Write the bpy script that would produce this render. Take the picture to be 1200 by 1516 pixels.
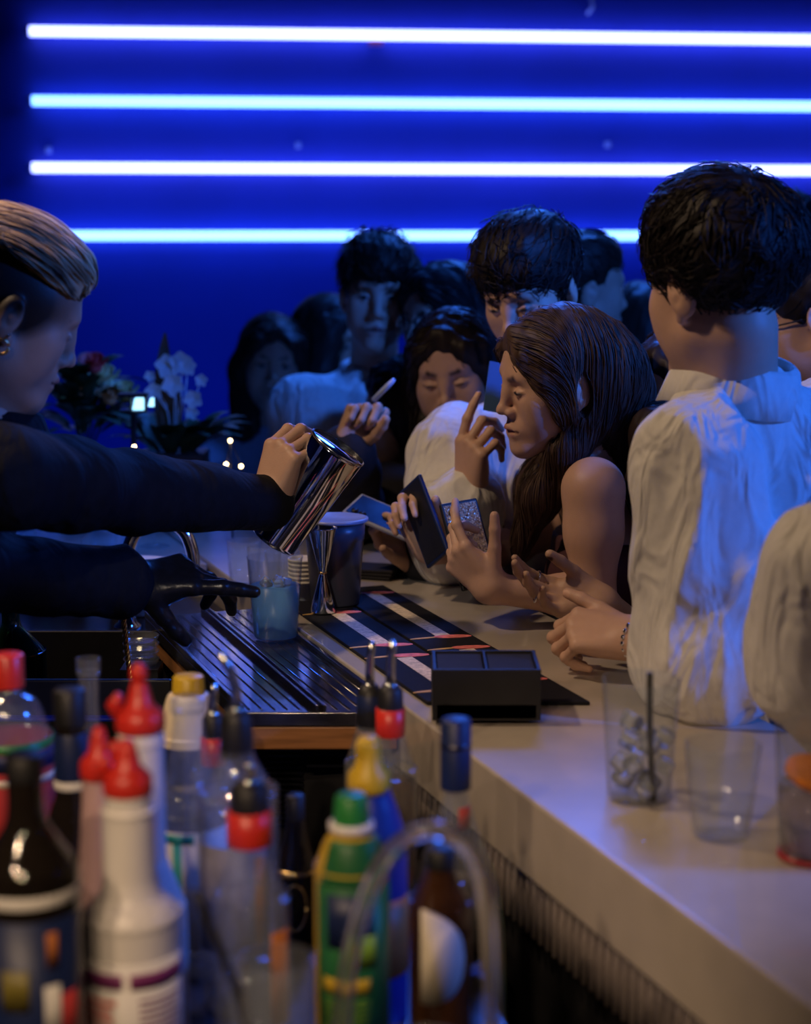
import bpy, bmesh, math, random
import numpy as np
from mathutils import Vector, Matrix
for _o in list(bpy.data.objects): bpy.data.objects.remove(_o, do_unlink=True)
SC = bpy.context.scene
# ---------------------------------------------------------------- camera (pixels of the 1200 x 1516 frame), world, lights, exposure
FPX = 2500.0; PITCH = math.atan(403 / FPX); CAMZ = 1.69
_f = np.array([0, math.cos(PITCH), -math.sin(PITCH)]); _u = np.array([0, math.sin(PITCH), math.cos(PITCH)])
def at(u, v, y):
    """the point at distance y in front of the camera that is seen at pixel (u, v)"""
    r = np.array([(u - 600) / FPX, 0, 0]) + _f + _u * ((758 - v) / FPX); t = y / r[1]
    return np.array([0, 0, CAMZ]) + r * t
def on(u, v, z):
    """the point at height z that is seen at pixel (u, v)"""
    r = np.array([(u - 600) / FPX, 0, 0]) + _f + _u * ((758 - v) / FPX); t = (z - CAMZ) / r[2]
    return np.array([0, 0, CAMZ]) + r * t
cam = bpy.data.cameras.new('camera'); camera = bpy.data.objects.new('camera', cam); SC.collection.objects.link(camera)
camera.location = (0, 0, CAMZ); camera.rotation_euler = (math.pi / 2 - PITCH, 0, 0)
cam.sensor_fit = 'VERTICAL'; cam.sensor_height = 36.0; cam.lens = FPX * 36.0 / 1516.0
cam.clip_start = 0.05; cam.dof.use_dof = True; cam.dof.focus_distance = 2.62; cam.dof.aperture_fstop = 2.7
SC.camera = camera
w = bpy.data.worlds.new('world'); SC.world = w; w.use_nodes = True
w.node_tree.nodes['Background'].inputs[0].default_value = (0.09, 0.12, 0.60, 1); w.node_tree.nodes['Background'].inputs[1].default_value = 0.055
def lamp(name, kind, loc, target, energy, col, size=0.3, spot=60, blend=0.6):
    l = bpy.data.lights.new(name, kind); l.energy = energy; l.color = col
    if kind == 'AREA': l.size = size; l.shape = 'DISK'
    else: l.shadow_soft_size = size
    if kind == 'SPOT': l.spot_size = math.radians(spot); l.spot_blend = blend
    o = bpy.data.objects.new(name, l); SC.collection.objects.link(o); o.location = loc
    o.rotation_euler = (Vector(target) - Vector(loc)).to_track_quat('-Z', 'Y').to_euler(); return o
WARM = (1.0, 0.69, 0.43); BLUE = (0.030, 0.17, 1.0)
lamp('warm_bar_spot', 'SPOT', (-1.15, 2.18, 2.98), (0.16, 2.42, 1.12), 80, WARM, 0.06, 60, 0.6)
for _k, (_x, _y, _e) in enumerate(((-0.95, 0.05, 46), (-0.62, -0.25, 46), (-0.28, -0.30, 30))):   # one warm lamp split in three, added for glints on the bottles
    lamp('bottle_glint_spot', 'SPOT', (_x, _y, 2.50), (-0.20, 1.50, 1.05), _e, WARM, 0.025, 32, 0.7)
lamp('added_cup_spot', 'SPOT', (-0.62, -0.20, 2.70), (-0.20, 2.60, 1.16), 70, (1.0, 0.88, 0.76), 0.03, 13, 0.8)  # added narrow spot, only to brighten the cup and the shaker hand
lamp('blue_room_spot', 'SPOT', (2.60, 1.20, 2.55), (0.56, 2.30, 1.32), 300, BLUE, 0.08, 46, 0.5)
lamp('blue_rim_fill', 'AREA', (0.5, 4.9, 3.0), (0.3, 3.6, 1.3), 70, BLUE, 0.9)  # unseen area lamp added for a blue rim on the back crowd
lamp('blue_crowd_spot', 'SPOT', (1.60, 1.80, 3.0), (-0.10, 3.85, 1.45), 200, BLUE, 0.12, 44, 0.7)
TUBE_STRENGTH = 6.0
vs = SC.view_settings; vs.view_transform = 'Standard'; vs.look = 'None'; vs.exposure = 0.0; vs.gamma = 1.0; vs.use_curve_mapping = False
cy = SC.cycles; cy.use_denoising = True; cy.max_bounces = 9; cy.diffuse_bounces = 3; cy.glossy_bounces = 4; cy.transmission_bounces = 9; cy.transparent_max_bounces = 12
cy.caustics_reflective = False; cy.caustics_refractive = False; cy.sample_clamp_indirect = 4.0; cy.sample_clamp_direct = 0.0

# ---------------------------------------------------------------- mesh helpers
rng = np.random.RandomState(7)
COL = bpy.context.scene.collection
V3 = lambda *a: np.array(a, dtype=np.float64)

def rotz(a): c, s = math.cos(a), math.sin(a); return np.array([[c, -s, 0], [s, c, 0], [0, 0, 1.0]])
def rotx(a): c, s = math.cos(a), math.sin(a); return np.array([[1.0, 0, 0], [0, c, -s], [0, s, c]])
def roty(a): c, s = math.cos(a), math.sin(a); return np.array([[c, 0, s], [0, 1.0, 0], [-s, 0, c]])
def ypr(yaw, pitch=0, roll=0):
    r = math.radians
    return rotz(r(yaw)) @ rotx(r(pitch)) @ roty(r(roll))
def unit(v):
    v = np.asarray(v, float); return v / max(1e-9, np.linalg.norm(v))
def frame(xdir, zhint):
    """columns x, y, z: x along xdir, z as near zhint as can be"""
    x = unit(xdir); z = np.asarray(zhint, float); z = unit(z - x * z.dot(x)); y = np.cross(z, x)
    return np.stack([x, y, z], 1)

class MB:
    """collects vertices and faces (with a material index each) for one mesh object"""
    def __init__(self): self.v, self.f, self.m, self.n, self.s = [], [], [], 0, []
    def add(self, verts, faces, mi=0, smooth=True):
        b = self.n
        verts = [tuple(map(float, q)) for q in verts]
        self.v += verts; self.n += len(verts)
        self.f += [tuple(i + b for i in q) for q in faces]
        self.m += [mi] * len(faces); self.s += [smooth] * len(faces)
        return self
    def lathe(self, prof, c=(0, 0, 0), n=32, mi=0, R=None, sx=1, sy=1, smooth=True):
        """prof: (radius, height) pairs, from the start to the end; closed at radius 0"""
        vs, fs = [], []
        R = np.eye(3) if R is None else R
        for (r, z) in prof:
            for k in range(n):
                a = 2 * math.pi * k / n
                vs.append(R @ V3(r * math.cos(a) * sx, r * math.sin(a) * sy, z) + np.asarray(c))
        for i in range(len(prof) - 1):
            for k in range(n):
                k2 = (k + 1) % n
                fs.append((i * n + k, i * n + k2, (i + 1) * n + k2, (i + 1) * n + k))
        return self.add(vs, fs, mi, smooth)
    def rlathe(self, prof, c=(0, 0, 0), n=32, mi=0, R=None, p=4.0):
        """square-ish bottle: superellipse section"""
        vs, fs = [], []
        R = np.eye(3) if R is None else R
        for (r, z, e) in prof:
            for k in range(n):
                a = 2 * math.pi * k / n
                ca, sa = math.cos(a), math.sin(a)
                q = (abs(ca) ** e + abs(sa) ** e) ** (-1.0 / e)
                vs.append(R @ V3(r * ca * q, r * sa * q, z) + np.asarray(c))
        for i in range(len(prof) - 1):
            for k in range(n):
                k2 = (k + 1) % n
                fs.append((i * n + k, i * n + k2, (i + 1) * n + k2, (i + 1) * n + k))
        return self.add(vs, fs, mi)
    def tube(self, pts, rad, n=10, mi=0, cap=True, flat=1.0, up=(0, 0, 1)):
        pts = [np.asarray(q, float) for q in pts]
        if not hasattr(rad, '__len__'): rad = [rad] * len(pts)
        vs, fs = [], []
        prevu = None
        for i, q in enumerate(pts):
            d = unit(pts[min(i + 1, len(pts) - 1)] - pts[max(i - 1, 0)])
            u = np.asarray(up, float) if prevu is None else prevu
            u = u - d * u.dot(d)
            if np.linalg.norm(u) < 1e-4: u = np.array([1.0, 0.3, 0]); u = u - d * u.dot(d)
            u = unit(u); prevu = u; w = np.cross(d, u)
            for k in range(n):
                a = 2 * math.pi * k / n
                vs.append(q + rad[i] * (w * math.cos(a) + u * math.sin(a) * flat))
        for i in range(len(pts) - 1):
            for k in range(n):
                k2 = (k + 1) % n
                fs.append((i * n + k, i * n + k2, (i + 1) * n + k2, (i + 1) * n + k))
        if cap:
            fs.append(tuple(range(n - 1, -1, -1))); b = (len(pts) - 1) * n; fs.append(tuple(b + k for k in range(n)))
        return self.add(vs, fs, mi)
    def box(self, c, size, R=None, mi=0):
        R = np.eye(3) if R is None else R
        h = np.asarray(size, float) / 2
        vs = [R @ (h * V3(*s)) + np.asarray(c) for s in [(-1, -1, -1), (1, -1, -1), (1, 1, -1), (-1, 1, -1), (-1, -1, 1), (1, -1, 1), (1, 1, 1), (-1, 1, 1)]]
        return self.add(vs, [(0, 3, 2, 1), (4, 5, 6, 7), (0, 1, 5, 4), (1, 2, 6, 5), (2, 3, 7, 6), (3, 0, 4, 7)], mi, False)
    def prism(self, poly, z0, z1, mi=0):
        n = len(poly)
        vs = [(x, y, z0) for x, y in poly] + [(x, y, z1) for x, y in poly]
        fs = [tuple(range(n - 1, -1, -1)), tuple(range(n, 2 * n))] + [(i, (i + 1) % n, n + (i + 1) % n, n + i) for i in range(n)]
        return self.add(vs, fs, mi, False)
    def sphere(self, c, r, n=16, mi=0, R=None):
        if not hasattr(r, '__len__'): r = (r, r, r)
        R = np.eye(3) if R is None else R
        m = n // 2; vs, fs = [], []
        for i in range(m + 1):
            t = math.pi * i / m
            for k in range(n):
                a = 2 * math.pi * k / n
                vs.append(R @ V3(r[0] * math.sin(t) * math.cos(a), r[1] * math.sin(t) * math.sin(a), r[2] * math.cos(t)) + np.asarray(c))
        for i in range(m):
            for k in range(n):
                k2 = (k + 1) % n
                fs.append((i * n + k, (i + 1) * n + k, (i + 1) * n + k2, i * n + k2))
        return self.add(vs, fs, mi)
    def build(self, name, mats, parent=None, bevel=0, origin=None, recalc=False):
        me = bpy.data.meshes.new(name)
        o = np.zeros(3) if origin is None else np.asarray(origin, float)
        me.from_pydata([tuple(np.asarray(q) - o) for q in self.v], [], self.f)
        me.validate(clean_customdata=False)
        if not isinstance(mats, (list, tuple)): mats = [mats]
        for q in mats: me.materials.append(q)
        if len(me.polygons) == len(self.m):
            me.polygons.foreach_set('material_index', self.m)
            me.polygons.foreach_set('use_smooth', self.s)
        bm = bmesh.new(); bm.from_mesh(me)
        bmesh.ops.remove_doubles(bm, verts=bm.verts, dist=1e-6)
        bmesh.ops.recalc_face_normals(bm, faces=bm.faces)
        bm.to_mesh(me); bm.free()
        ob = bpy.data.objects.new(name, me); COL.objects.link(ob)
        ob.location = tuple(o)
        if parent is not None: attach(ob, parent)
        if bevel:
            b = ob.modifiers.new('bevel', 'BEVEL'); b.width = bevel; b.segments = 3; b.limit_method = 'ANGLE'; b.angle_limit = 0.7
            for q in me.polygons: q.use_smooth = True
            w = ob.modifiers.new('wn', 'WEIGHTED_NORMAL'); w.keep_sharp = False
        return ob

def attach(ob, parent):
    """parent keeping world place (parents carry only a location)"""
    ob.parent = parent
    ob.location = Vector(ob.location) - world_loc(parent)
def world_loc(o):
    l = Vector((0, 0, 0))
    while o is not None: l = l + Vector(o.location); o = o.parent
    return l
def thing(name, label, cat, loc=(0, 0, 0), group=None):
    o = bpy.data.objects.new(name, None); COL.objects.link(o); o.location = tuple(loc); o.empty_display_size = 0.05
    return tag(o, label, cat, group)
def tag(o, label, cat, group=None):
    o['label'] = label; o['category'] = cat
    if group: o['group'] = group
    return o
def struct(o): o['kind'] = 'structure'; return o
def copy_tree(o, parent=None):
    c = o.copy(); COL.objects.link(c)
    if parent is not None: c.parent = parent
    for ch in list(o.children): copy_tree(ch, c)
    return c

# ---------------------------------------------------------------- sculpting by distance fields
def smin(a, b, k):
    if k <= 0: return np.minimum(a, b)
    h = np.clip(0.5 + 0.5 * (b - a) / k, 0, 1)
    return b + (a - b) * h - k * h * (1 - h)
def smax(a, b, k): return -smin(-a, -b, k)

def hash3(i, j, k, s):
    n = (i * 374761393 + j * 668265263 + k * 2147483647 + s * 974634757) & 0xffffffff
    n = ((n ^ (n >> 13)) * 1274126177) & 0xffffffff
    return ((n ^ (n >> 16)) & 0xffff) / 32767.5 - 1.0
def vnoise(P, f, seed=0):
    """value noise in [-1,1] at P*f"""
    Q = P * np.asarray(f, float); I = np.floor(Q).astype(np.int64); T = Q - I; T = T * T * (3 - 2 * T)
    out = 0
    for a in (0, 1):
        for b in (0, 1):
            for c in (0, 1):
                w = (T[:, 0] if a else 1 - T[:, 0]) * (T[:, 1] if b else 1 - T[:, 1]) * (T[:, 2] if c else 1 - T[:, 2])
                out = out + w * hash3(I[:, 0] + a, I[:, 1] + b, I[:, 2] + c, seed)
    return out

class S:
    """a list of shapes blended in order; all in one frame (R, t, s) -> world"""
    def __init__(self): self.ops = []
    def cap(self, a, b, ra, rb=None, k=0.01, op='+'):
        self.ops.append(('c', np.asarray(a, float), np.asarray(b, float), ra, ra if rb is None else rb, k, op)); return self
    def ell(self, c, r, k=0.01, op='+', R=None):
        self.ops.append(('e', np.asarray(c, float), np.asarray(r if hasattr(r, '__len__') else (r, r, r), float), np.eye(3) if R is None else R, k, op)); return self
    def box(self, c, h, rnd=0.003, k=0.004, op='+', R=None):
        self.ops.append(('b', np.asarray(c, float), np.asarray(h, float), np.eye(3) if R is None else R, rnd, k, op)); return self
    def cut(self, n, pt, k=0.002):
        """keep the side the normal points away from"""
        n = unit(n); self.ops.append(('p', n, float(n.dot(np.asarray(pt, float))), k)); return self
    def chain(self, pts, rs, k=0.01, op='+'):
        for i in range(len(pts) - 1): self.cap(pts[i], pts[i + 1], rs[i], rs[i + 1], k, op)
        return self
    def group(self, g, k=0.004, op='+'): self.ops.append(('g', g, k, op)); return self
    def disp(self, fn): self.ops.append(('n', fn)); return self
    def xf(self, R, t, s=1.0):
        """a copy moved to world"""
        o = S(); t = np.asarray(t, float)
        for q in self.ops:
            if q[0] == 'c': o.ops.append(('c', R @ (q[1] * s) + t, R @ (q[2] * s) + t, q[3] * s, q[4] * s, q[5] * s, q[6]))
            elif q[0] == 'e': o.ops.append(('e', R @ (q[1] * s) + t, q[2] * s, R @ q[3], q[4] * s, q[5]))
            elif q[0] == 'b': o.ops.append(('b', R @ (q[1] * s) + t, q[2] * s, R @ q[3], q[4] * s, q[5] * s, q[6]))
            elif q[0] == 'p': n = R @ q[1]; o.ops.append(('p', n, q[2] * s + float(n.dot(t)), q[3] * s))
            elif q[0] == 'g': o.ops.append(('g', q[1].xf(R, t, s), q[2] * s, q[3]))
            else:
                f = q[1]; o.ops.append(('n', lambda P, f=f: f(((P - t) @ R) / s) * s))
        return o
    def __add__(self, other): o = S(); o.ops = self.ops + other.ops; return o
    def __call__(self, P):
        d = np.full(len(P), 1.0)
        for q in self.ops:
            if q[0] == 'p': d = smax(d, P @ q[1] - q[2], q[3]); continue
            if q[0] == 'n': d = d + q[1](P); continue
            if q[0] == 'c':
                _, a, b, ra, rb, k, op = q; ba = b - a; pa = P - a
                t = np.clip(pa @ ba / max(1e-12, ba.dot(ba)), 0, 1)
                e = np.sqrt(((pa - t[:, None] * ba) ** 2).sum(1)) - (ra + (rb - ra) * t)
            elif q[0] == 'e':
                _, c, r, R, k, op = q; L = (P - c) @ R
                k0 = np.sqrt(((L / r) ** 2).sum(1)); k1 = np.sqrt(((L / (r * r)) ** 2).sum(1)) + 1e-9
                e = k0 * (k0 - 1) / k1
                e = np.where(k0 < 0.2, -r.min() * (1 - k0), e)
            elif q[0] == 'b':
                _, c, h, R, rnd, k, op = q; L = np.abs((P - c) @ R) - (h - rnd)
                e = np.sqrt((np.maximum(L, 0) ** 2).sum(1)) + np.minimum(L.max(1), 0) - rnd
            else:
                _, g, k, op = q; e = g(P)
            d = smin(d, e, k) if op == '+' else smax(d, -e, k) if op == '-' else smax(d, e, k)
        return d
    def bounds(self):
        lo = np.full(3, 1e9); hi = -lo
        for q in self.ops:
            if q[0] == 'c' and q[6] == '+':
                for p_, r in ((q[1], q[3]), (q[2], q[4])): lo = np.minimum(lo, p_ - r); hi = np.maximum(hi, p_ + r)
            elif q[0] == 'e' and q[5] == '+':
                e = np.sqrt(((q[3] * q[2]) ** 2).sum(1)); lo = np.minimum(lo, q[1] - e); hi = np.maximum(hi, q[1] + e)
            elif q[0] == 'b' and q[6] == '+':
                e = np.abs(q[3]) @ q[2]; lo = np.minimum(lo, q[1] - e); hi = np.maximum(hi, q[1] + e)
            elif q[0] == 'g' and q[3] == '+':
                a, b = q[1].bounds(); lo = np.minimum(lo, a); hi = np.maximum(hi, b)
        return lo, hi

_E = [(0, 1), (2, 3), (4, 5), (6, 7), (0, 2), (1, 3), (4, 6), (5, 7), (0, 4), (1, 5), (2, 6), (3, 7)]
_C = np.array([(i & 1, (i >> 1) & 1, (i >> 2) & 1) for i in range(8)])
def nets(f, h, lo=None, hi=None, slack=0.004):
    """surface nets of f(P)=0 at grid step h -> verts, quads"""
    a, b = f.bounds() if isinstance(f, S) else (lo, hi)
    if lo is not None: a = np.maximum(a, lo)
    if hi is not None: b = np.minimum(b, hi)
    a = a - 3 * h; b = b + 3 * h
    m = 4
    nb = np.ceil((b - a) / (h * m)).astype(int) + 1
    bi = np.stack(np.meshgrid(*[np.arange(q) for q in nb], indexing='ij'), -1).reshape(-1, 3)
    cd = f(a + (bi + 0.375) * (h * m))
    act = np.abs(cd) < h * m * 0.9 * 1.35 + slack
    D = np.repeat(np.repeat(np.repeat(np.where(cd < 0, -1.0, 1.0).reshape(nb), m, 0), m, 1), m, 2)
    off = np.stack(np.meshgrid(*[np.arange(m)] * 3, indexing='ij'), -1).reshape(-1, 3)
    ab = bi[act]
    for s in range(0, len(ab), 6000):
        idx = (ab[s:s + 6000, None, :] * m + off[None]).reshape(-1, 3)
        D[idx[:, 0], idx[:, 1], idx[:, 2]] = f(a + idx * h)
    # keep the box closed
    D[0] = D[-1] = 1; D[:, 0] = D[:, -1] = 1; D[:, :, 0] = D[:, :, -1] = 1
    ins = D < 0
    n = np.array(D.shape) - 1
    cnt = np.zeros(n, np.int8)
    for c in _C: cnt += ins[c[0]:c[0] + n[0], c[1]:c[1] + n[1], c[2]:c[2] + n[2]]
    cells = np.argwhere((cnt > 0) & (cnt < 8))
    if not len(cells): return np.zeros((0, 3)), np.zeros((0, 4), int)
    ids = np.full(n, -1, np.int64); ids[cells[:, 0], cells[:, 1], cells[:, 2]] = np.arange(len(cells))
    cv = np.stack([D[cells[:, 0] + c[0], cells[:, 1] + c[1], cells[:, 2] + c[2]] for c in _C], 1)
    acc = np.zeros((len(cells), 3)); num = np.zeros(len(cells))
    for i, j in _E:
        x, y = cv[:, i], cv[:, j]; w = (x < 0) != (y < 0)
        t = np.where(w, x / np.where(w, x - y, 1), 0)
        acc += w[:, None] * (_C[i] + t[:, None] * (_C[j] - _C[i])); num += w
    verts = a + (cells + acc / num[:, None]) * h
    quads = []
    for ax in range(3):
        b1, b2 = (ax + 1) % 3, (ax + 2) % 3
        sl0 = [slice(1, None)] * 3; sl1 = [slice(1, None)] * 3
        sl0[ax] = slice(0, -1); sl1[ax] = slice(1, None)
        s0 = ins[tuple(sl0)]; s1 = ins[tuple(sl1)]
        e = np.argwhere(s0 != s1)
        base = e + 1; base[:, ax] -= 1
        ok = np.all(base < n, 1); base = base[ok]; e = e[ok]
        u1 = np.zeros(3, int); u1[b1] = 1; u2 = np.zeros(3, int); u2[b2] = 1
        g = lambda q: ids[q[:, 0], q[:, 1], q[:, 2]]
        Q = np.stack([g(base - u1 - u2), g(base - u2), g(base), g(base - u1)], 1)
        flip = ~s0[e[:, 0], e[:, 1], e[:, 2]]
        Q[flip] = Q[flip][:, ::-1]
        quads.append(Q[(Q >= 0).all(1)])
    return verts, np.concatenate(quads)

def grad(f, P, e=0.002):
    g = np.stack([f(P + d) - f(P - d) for d in np.eye(3) * e], 1)
    return g / np.maximum(1e-9, np.linalg.norm(g, axis=1))[:, None]

def np_mesh(name, parts, mat, parent=None, color=None, origin=None):
    """parts: list of (verts, faces array); one mesh object; color(P) -> (N,3) albedo per vertex"""
    o = np.zeros(3) if origin is None else np.asarray(origin, float)
    vs, quads, tris, b = [], [], [], 0
    for v, q in parts:
        if not len(v): continue
        vs.append(v); q = np.asarray(q)
        (quads if q.shape[1] == 4 else tris).append(q + b); b += len(v)
    vs = np.concatenate(vs)
    Q = np.concatenate(quads) if quads else np.zeros((0, 4), int); T = np.concatenate(tris) if tris else np.zeros((0, 3), int)
    me = bpy.data.meshes.new(name)
    me.vertices.add(len(vs)); me.vertices.foreach_set('co', (vs - o).astype(np.float32).ravel())
    loops = np.concatenate([Q.ravel(), T.ravel()]).astype(np.int32)
    me.loops.add(len(loops)); me.loops.foreach_set('vertex_index', loops)
    st = np.concatenate([np.arange(len(Q)) * 4, len(Q) * 4 + np.arange(len(T)) * 3]).astype(np.int32)
    me.polygons.add(len(st)); me.polygons.foreach_set('loop_start', st)
    me.polygons.foreach_set('use_smooth', np.ones(len(st), bool))
    me.update(calc_edges=True)
    for q in (mat if isinstance(mat, (list, tuple)) else [mat]): me.materials.append(q)
    if color is not None:
        c = color(vs); at = me.color_attributes.new('tint', 'FLOAT_COLOR', 'POINT')
        at.data.foreach_set('color', np.concatenate([c, np.ones((len(c), 1))], 1).astype(np.float32).ravel())
    ob = bpy.data.objects.new(name, me); COL.objects.link(ob); ob.location = tuple(o)
    if parent is not None: attach(ob, parent)
    return ob

def strands(f, seeds, flow, n, step=0.008, r=0.0009, lift=0.003, seed=0, spread=0.15, keep=None):
    """n hair strands walked over the surface f=0 along flow(P); returns (verts, quads)"""
    g = np.random.RandomState(seed)
    P = seeds.copy(); N = len(P)
    L = lift * g.rand(N) ** 1.5 + 0.0003
    jit = g.randn(N, 3) * spread
    path = []
    for i in range(n):
        G = grad(f, P); d = f(P)
        P = P - G * (d - L * (0.6 + 0.8 * i / n))[:, None]
        path.append(P.copy())
        F = flow(P) + jit; F = F - G * (F * G).sum(1)[:, None]
        F = F / np.maximum(1e-6, np.linalg.norm(F, axis=1))[:, None]
        P = P + F * step
        jit = jit * 0.92 + g.randn(N, 3) * spread * 0.25
    path = np.stack(path, 1)                                     # N, n, 3
    T = np.gradient(path, axis=1); T /= np.maximum(1e-9, np.linalg.norm(T, axis=2))[..., None]
    U = np.cross(T, np.array([0.31, 0.77, 0.55])); U /= np.maximum(1e-9, np.linalg.norm(U, axis=2))[..., None]
    W = np.cross(T, U)
    tap = np.interp(np.arange(n), [0, 1, n * 0.6, n - 1], [0.3, 1, 0.9, 0.15])[None, :, None] * r * (0.6 + 0.8 * g.rand(N))[:, None, None]
    ring = [path + tap * (U * math.cos(a) + W * math.sin(a)) for a in (0, 2.094, 4.189)]
    V = np.stack(ring, 2).reshape(-1, 3)                          # index ((s*n)+i)*3+k
    s = np.arange(N)[:, None, None]; i = np.arange(n - 1)[None, :, None]; k = np.arange(3)[None, None, :]
    k2 = (k + 1) % 3; q = lambda i_, k_: (s * n + i_) * 3 + k_
    F = np.stack([q(i, k) + 0 * k2, q(i, k2) + 0 * k, q(i + 1, k2) + 0 * k, q(i + 1, k) + 0 * k2], -1).reshape(-1, 4)
    return V, F

# ---------------------------------------------------------------- materials (all node based)
def mat(name, col, rough=0.5, metal=0.0, trans=0.0, ior=1.45, emit=None, estr=0.0, noise=0.0, nscale=30.0, bump=0.0, bscale=200.0,
        tint=False, sss=0.0, spec=0.5, aniso=0.0, sheen=0.0, coat=0.0, stretch=None, alpha=1.0, folds=0.0):
    m = bpy.data.materials.new(name); m.use_nodes = True
    nt = m.node_tree; b = nt.nodes['Principled BSDF']; L = nt.links
    b.inputs['Base Color'].default_value = (*col, 1); b.inputs['Roughness'].default_value = rough
    b.inputs['Metallic'].default_value = metal; b.inputs['Transmission Weight'].default_value = trans
    b.inputs['IOR'].default_value = ior; b.inputs['Specular IOR Level'].default_value = spec
    b.inputs['Sheen Weight'].default_value = sheen; b.inputs['Coat Weight'].default_value = coat
    b.inputs['Alpha'].default_value = alpha
    if sss:
        b.inputs['Subsurface Weight'].default_value = sss; b.inputs['Subsurface Radius'].default_value = (1.0, 0.35, 0.15)
        b.inputs['Subsurface Scale'].default_value = 0.008
    if emit:
        b.inputs['Emission Color'].default_value = (*emit, 1); b.inputs['Emission Strength'].default_value = estr
    tc = nt.nodes.new('ShaderNodeTexCoord')
    vec = tc.outputs['Object']
    if stretch:
        mp = nt.nodes.new('ShaderNodeMapping'); mp.inputs['Scale'].default_value = stretch; L.new(vec, mp.inputs['Vector']); vec = mp.outputs['Vector']
    src = None
    if tint:
        at = nt.nodes.new('ShaderNodeVertexColor'); at.layer_name = 'tint'; src = at.outputs['Color']
    if noise:
        nz = nt.nodes.new('ShaderNodeTexNoise'); nz.inputs['Scale'].default_value = nscale; nz.inputs['Detail'].default_value = 4
        L.new(vec, nz.inputs['Vector'])
        mr = nt.nodes.new('ShaderNodeMapRange'); mr.inputs['From Min'].default_value = 0.3; mr.inputs['From Max'].default_value = 0.7
        mr.inputs['To Min'].default_value = 1 - noise; mr.inputs['To Max'].default_value = 1 + noise * 0.6
        L.new(nz.outputs['Fac'], mr.inputs['Value'])
        mx = nt.nodes.new('ShaderNodeMix'); mx.data_type = 'RGBA'; mx.blend_type = 'MULTIPLY'; mx.inputs['Factor'].default_value = 1
        if src is not None: L.new(src, mx.inputs['A'])
        else: mx.inputs['A'].default_value = (*col, 1)
        cc = nt.nodes.new('ShaderNodeCombineColor')
        for c in ('Red', 'Green', 'Blue'): L.new(mr.outputs['Result'], cc.inputs[c])
        L.new(cc.outputs['Color'], mx.inputs['B']); src = mx.outputs['Result']
    if src is not None: L.new(src, b.inputs['Base Color'])
    if bump:
        nb = nt.nodes.new('ShaderNodeTexNoise'); nb.inputs['Scale'].default_value = bscale; nb.inputs['Detail'].default_value = 3
        L.new(vec, nb.inputs['Vector'])
        bp = nt.nodes.new('ShaderNodeBump'); bp.inputs['Strength'].default_value = bump; bp.inputs['Distance'].default_value = 0.003
        L.new(nb.outputs['Fac'], bp.inputs['Height']); L.new(bp.outputs['Normal'], b.inputs['Normal'])
        if folds:                                                 # soft creases in cloth
            mp2 = nt.nodes.new('ShaderNodeMapping'); mp2.inputs['Scale'].default_value = (1, 1, 0.42); mp2.inputs['Rotation'].default_value = (0.25, 0.35, 0); L.new(tc.outputs['Object'], mp2.inputs['Vector'])
            n2 = nt.nodes.new('ShaderNodeTexNoise'); n2.inputs['Scale'].default_value = 20; n2.inputs['Detail'].default_value = 2; n2.inputs['Distortion'].default_value = 0.8
            L.new(mp2.outputs['Vector'], n2.inputs['Vector'])
            b2 = nt.nodes.new('ShaderNodeBump'); b2.inputs['Strength'].default_value = folds; b2.inputs['Distance'].default_value = 0.03
            L.new(n2.outputs['Fac'], b2.inputs['Height']); L.new(b2.outputs['Normal'], bp.inputs['Normal'])
    return m

def thin_glass(name, tint=(0.96, 0.98, 1.0), rough=0.03, haze=0.06, hazecol=(0.8, 0.85, 0.95), ior=1.5):
    """thin clear wall: see-through with fresnel gloss and a little haze; faint smudges by noise"""
    m = bpy.data.materials.new(name); m.use_nodes = True; nt = m.node_tree; L = nt.links; nt.nodes.remove(nt.nodes['Principled BSDF'])
    out = nt.nodes['Material Output']
    tr = nt.nodes.new('ShaderNodeBsdfTransparent'); tr.inputs['Color'].default_value = (*tint, 1)
    df = nt.nodes.new('ShaderNodeBsdfDiffuse'); df.inputs['Color'].default_value = (*hazecol, 1)
    gl = nt.nodes.new('ShaderNodeBsdfGlossy'); gl.inputs['Roughness'].default_value = rough
    lw = nt.nodes.new('ShaderNodeLayerWeight'); lw.inputs['Blend'].default_value = 0.5
    pw = nt.nodes.new('ShaderNodeMath'); pw.operation = 'POWER'; L.new(lw.outputs['Facing'], pw.inputs[0]); pw.inputs[1].default_value = 4.0
    fr = nt.nodes.new('ShaderNodeMath'); fr.operation = 'MULTIPLY_ADD'; L.new(pw.outputs[0], fr.inputs[0]); fr.inputs[1].default_value = 0.55; fr.inputs[2].default_value = ((ior - 1) / (ior + 1)) ** 2
    tc = nt.nodes.new('ShaderNodeTexCoord'); nz = nt.nodes.new('ShaderNodeTexNoise'); nz.inputs['Scale'].default_value = 45; L.new(tc.outputs['Object'], nz.inputs['Vector'])
    mr = nt.nodes.new('ShaderNodeMapRange'); mr.inputs['To Min'].default_value = haze * 0.4; mr.inputs['To Max'].default_value = haze * 1.6; L.new(nz.outputs['Fac'], mr.inputs['Value'])
    a = nt.nodes.new('ShaderNodeMixShader'); L.new(mr.outputs['Result'], a.inputs['Fac']); L.new(tr.outputs[0], a.inputs[1]); L.new(df.outputs[0], a.inputs[2])
    b = nt.nodes.new('ShaderNodeMixShader'); L.new(fr.outputs[0], b.inputs['Fac']); L.new(a.outputs[0], b.inputs[1]); L.new(gl.outputs[0], b.inputs[2])
    L.new(b.outputs[0], out.inputs['Surface']); return m
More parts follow.
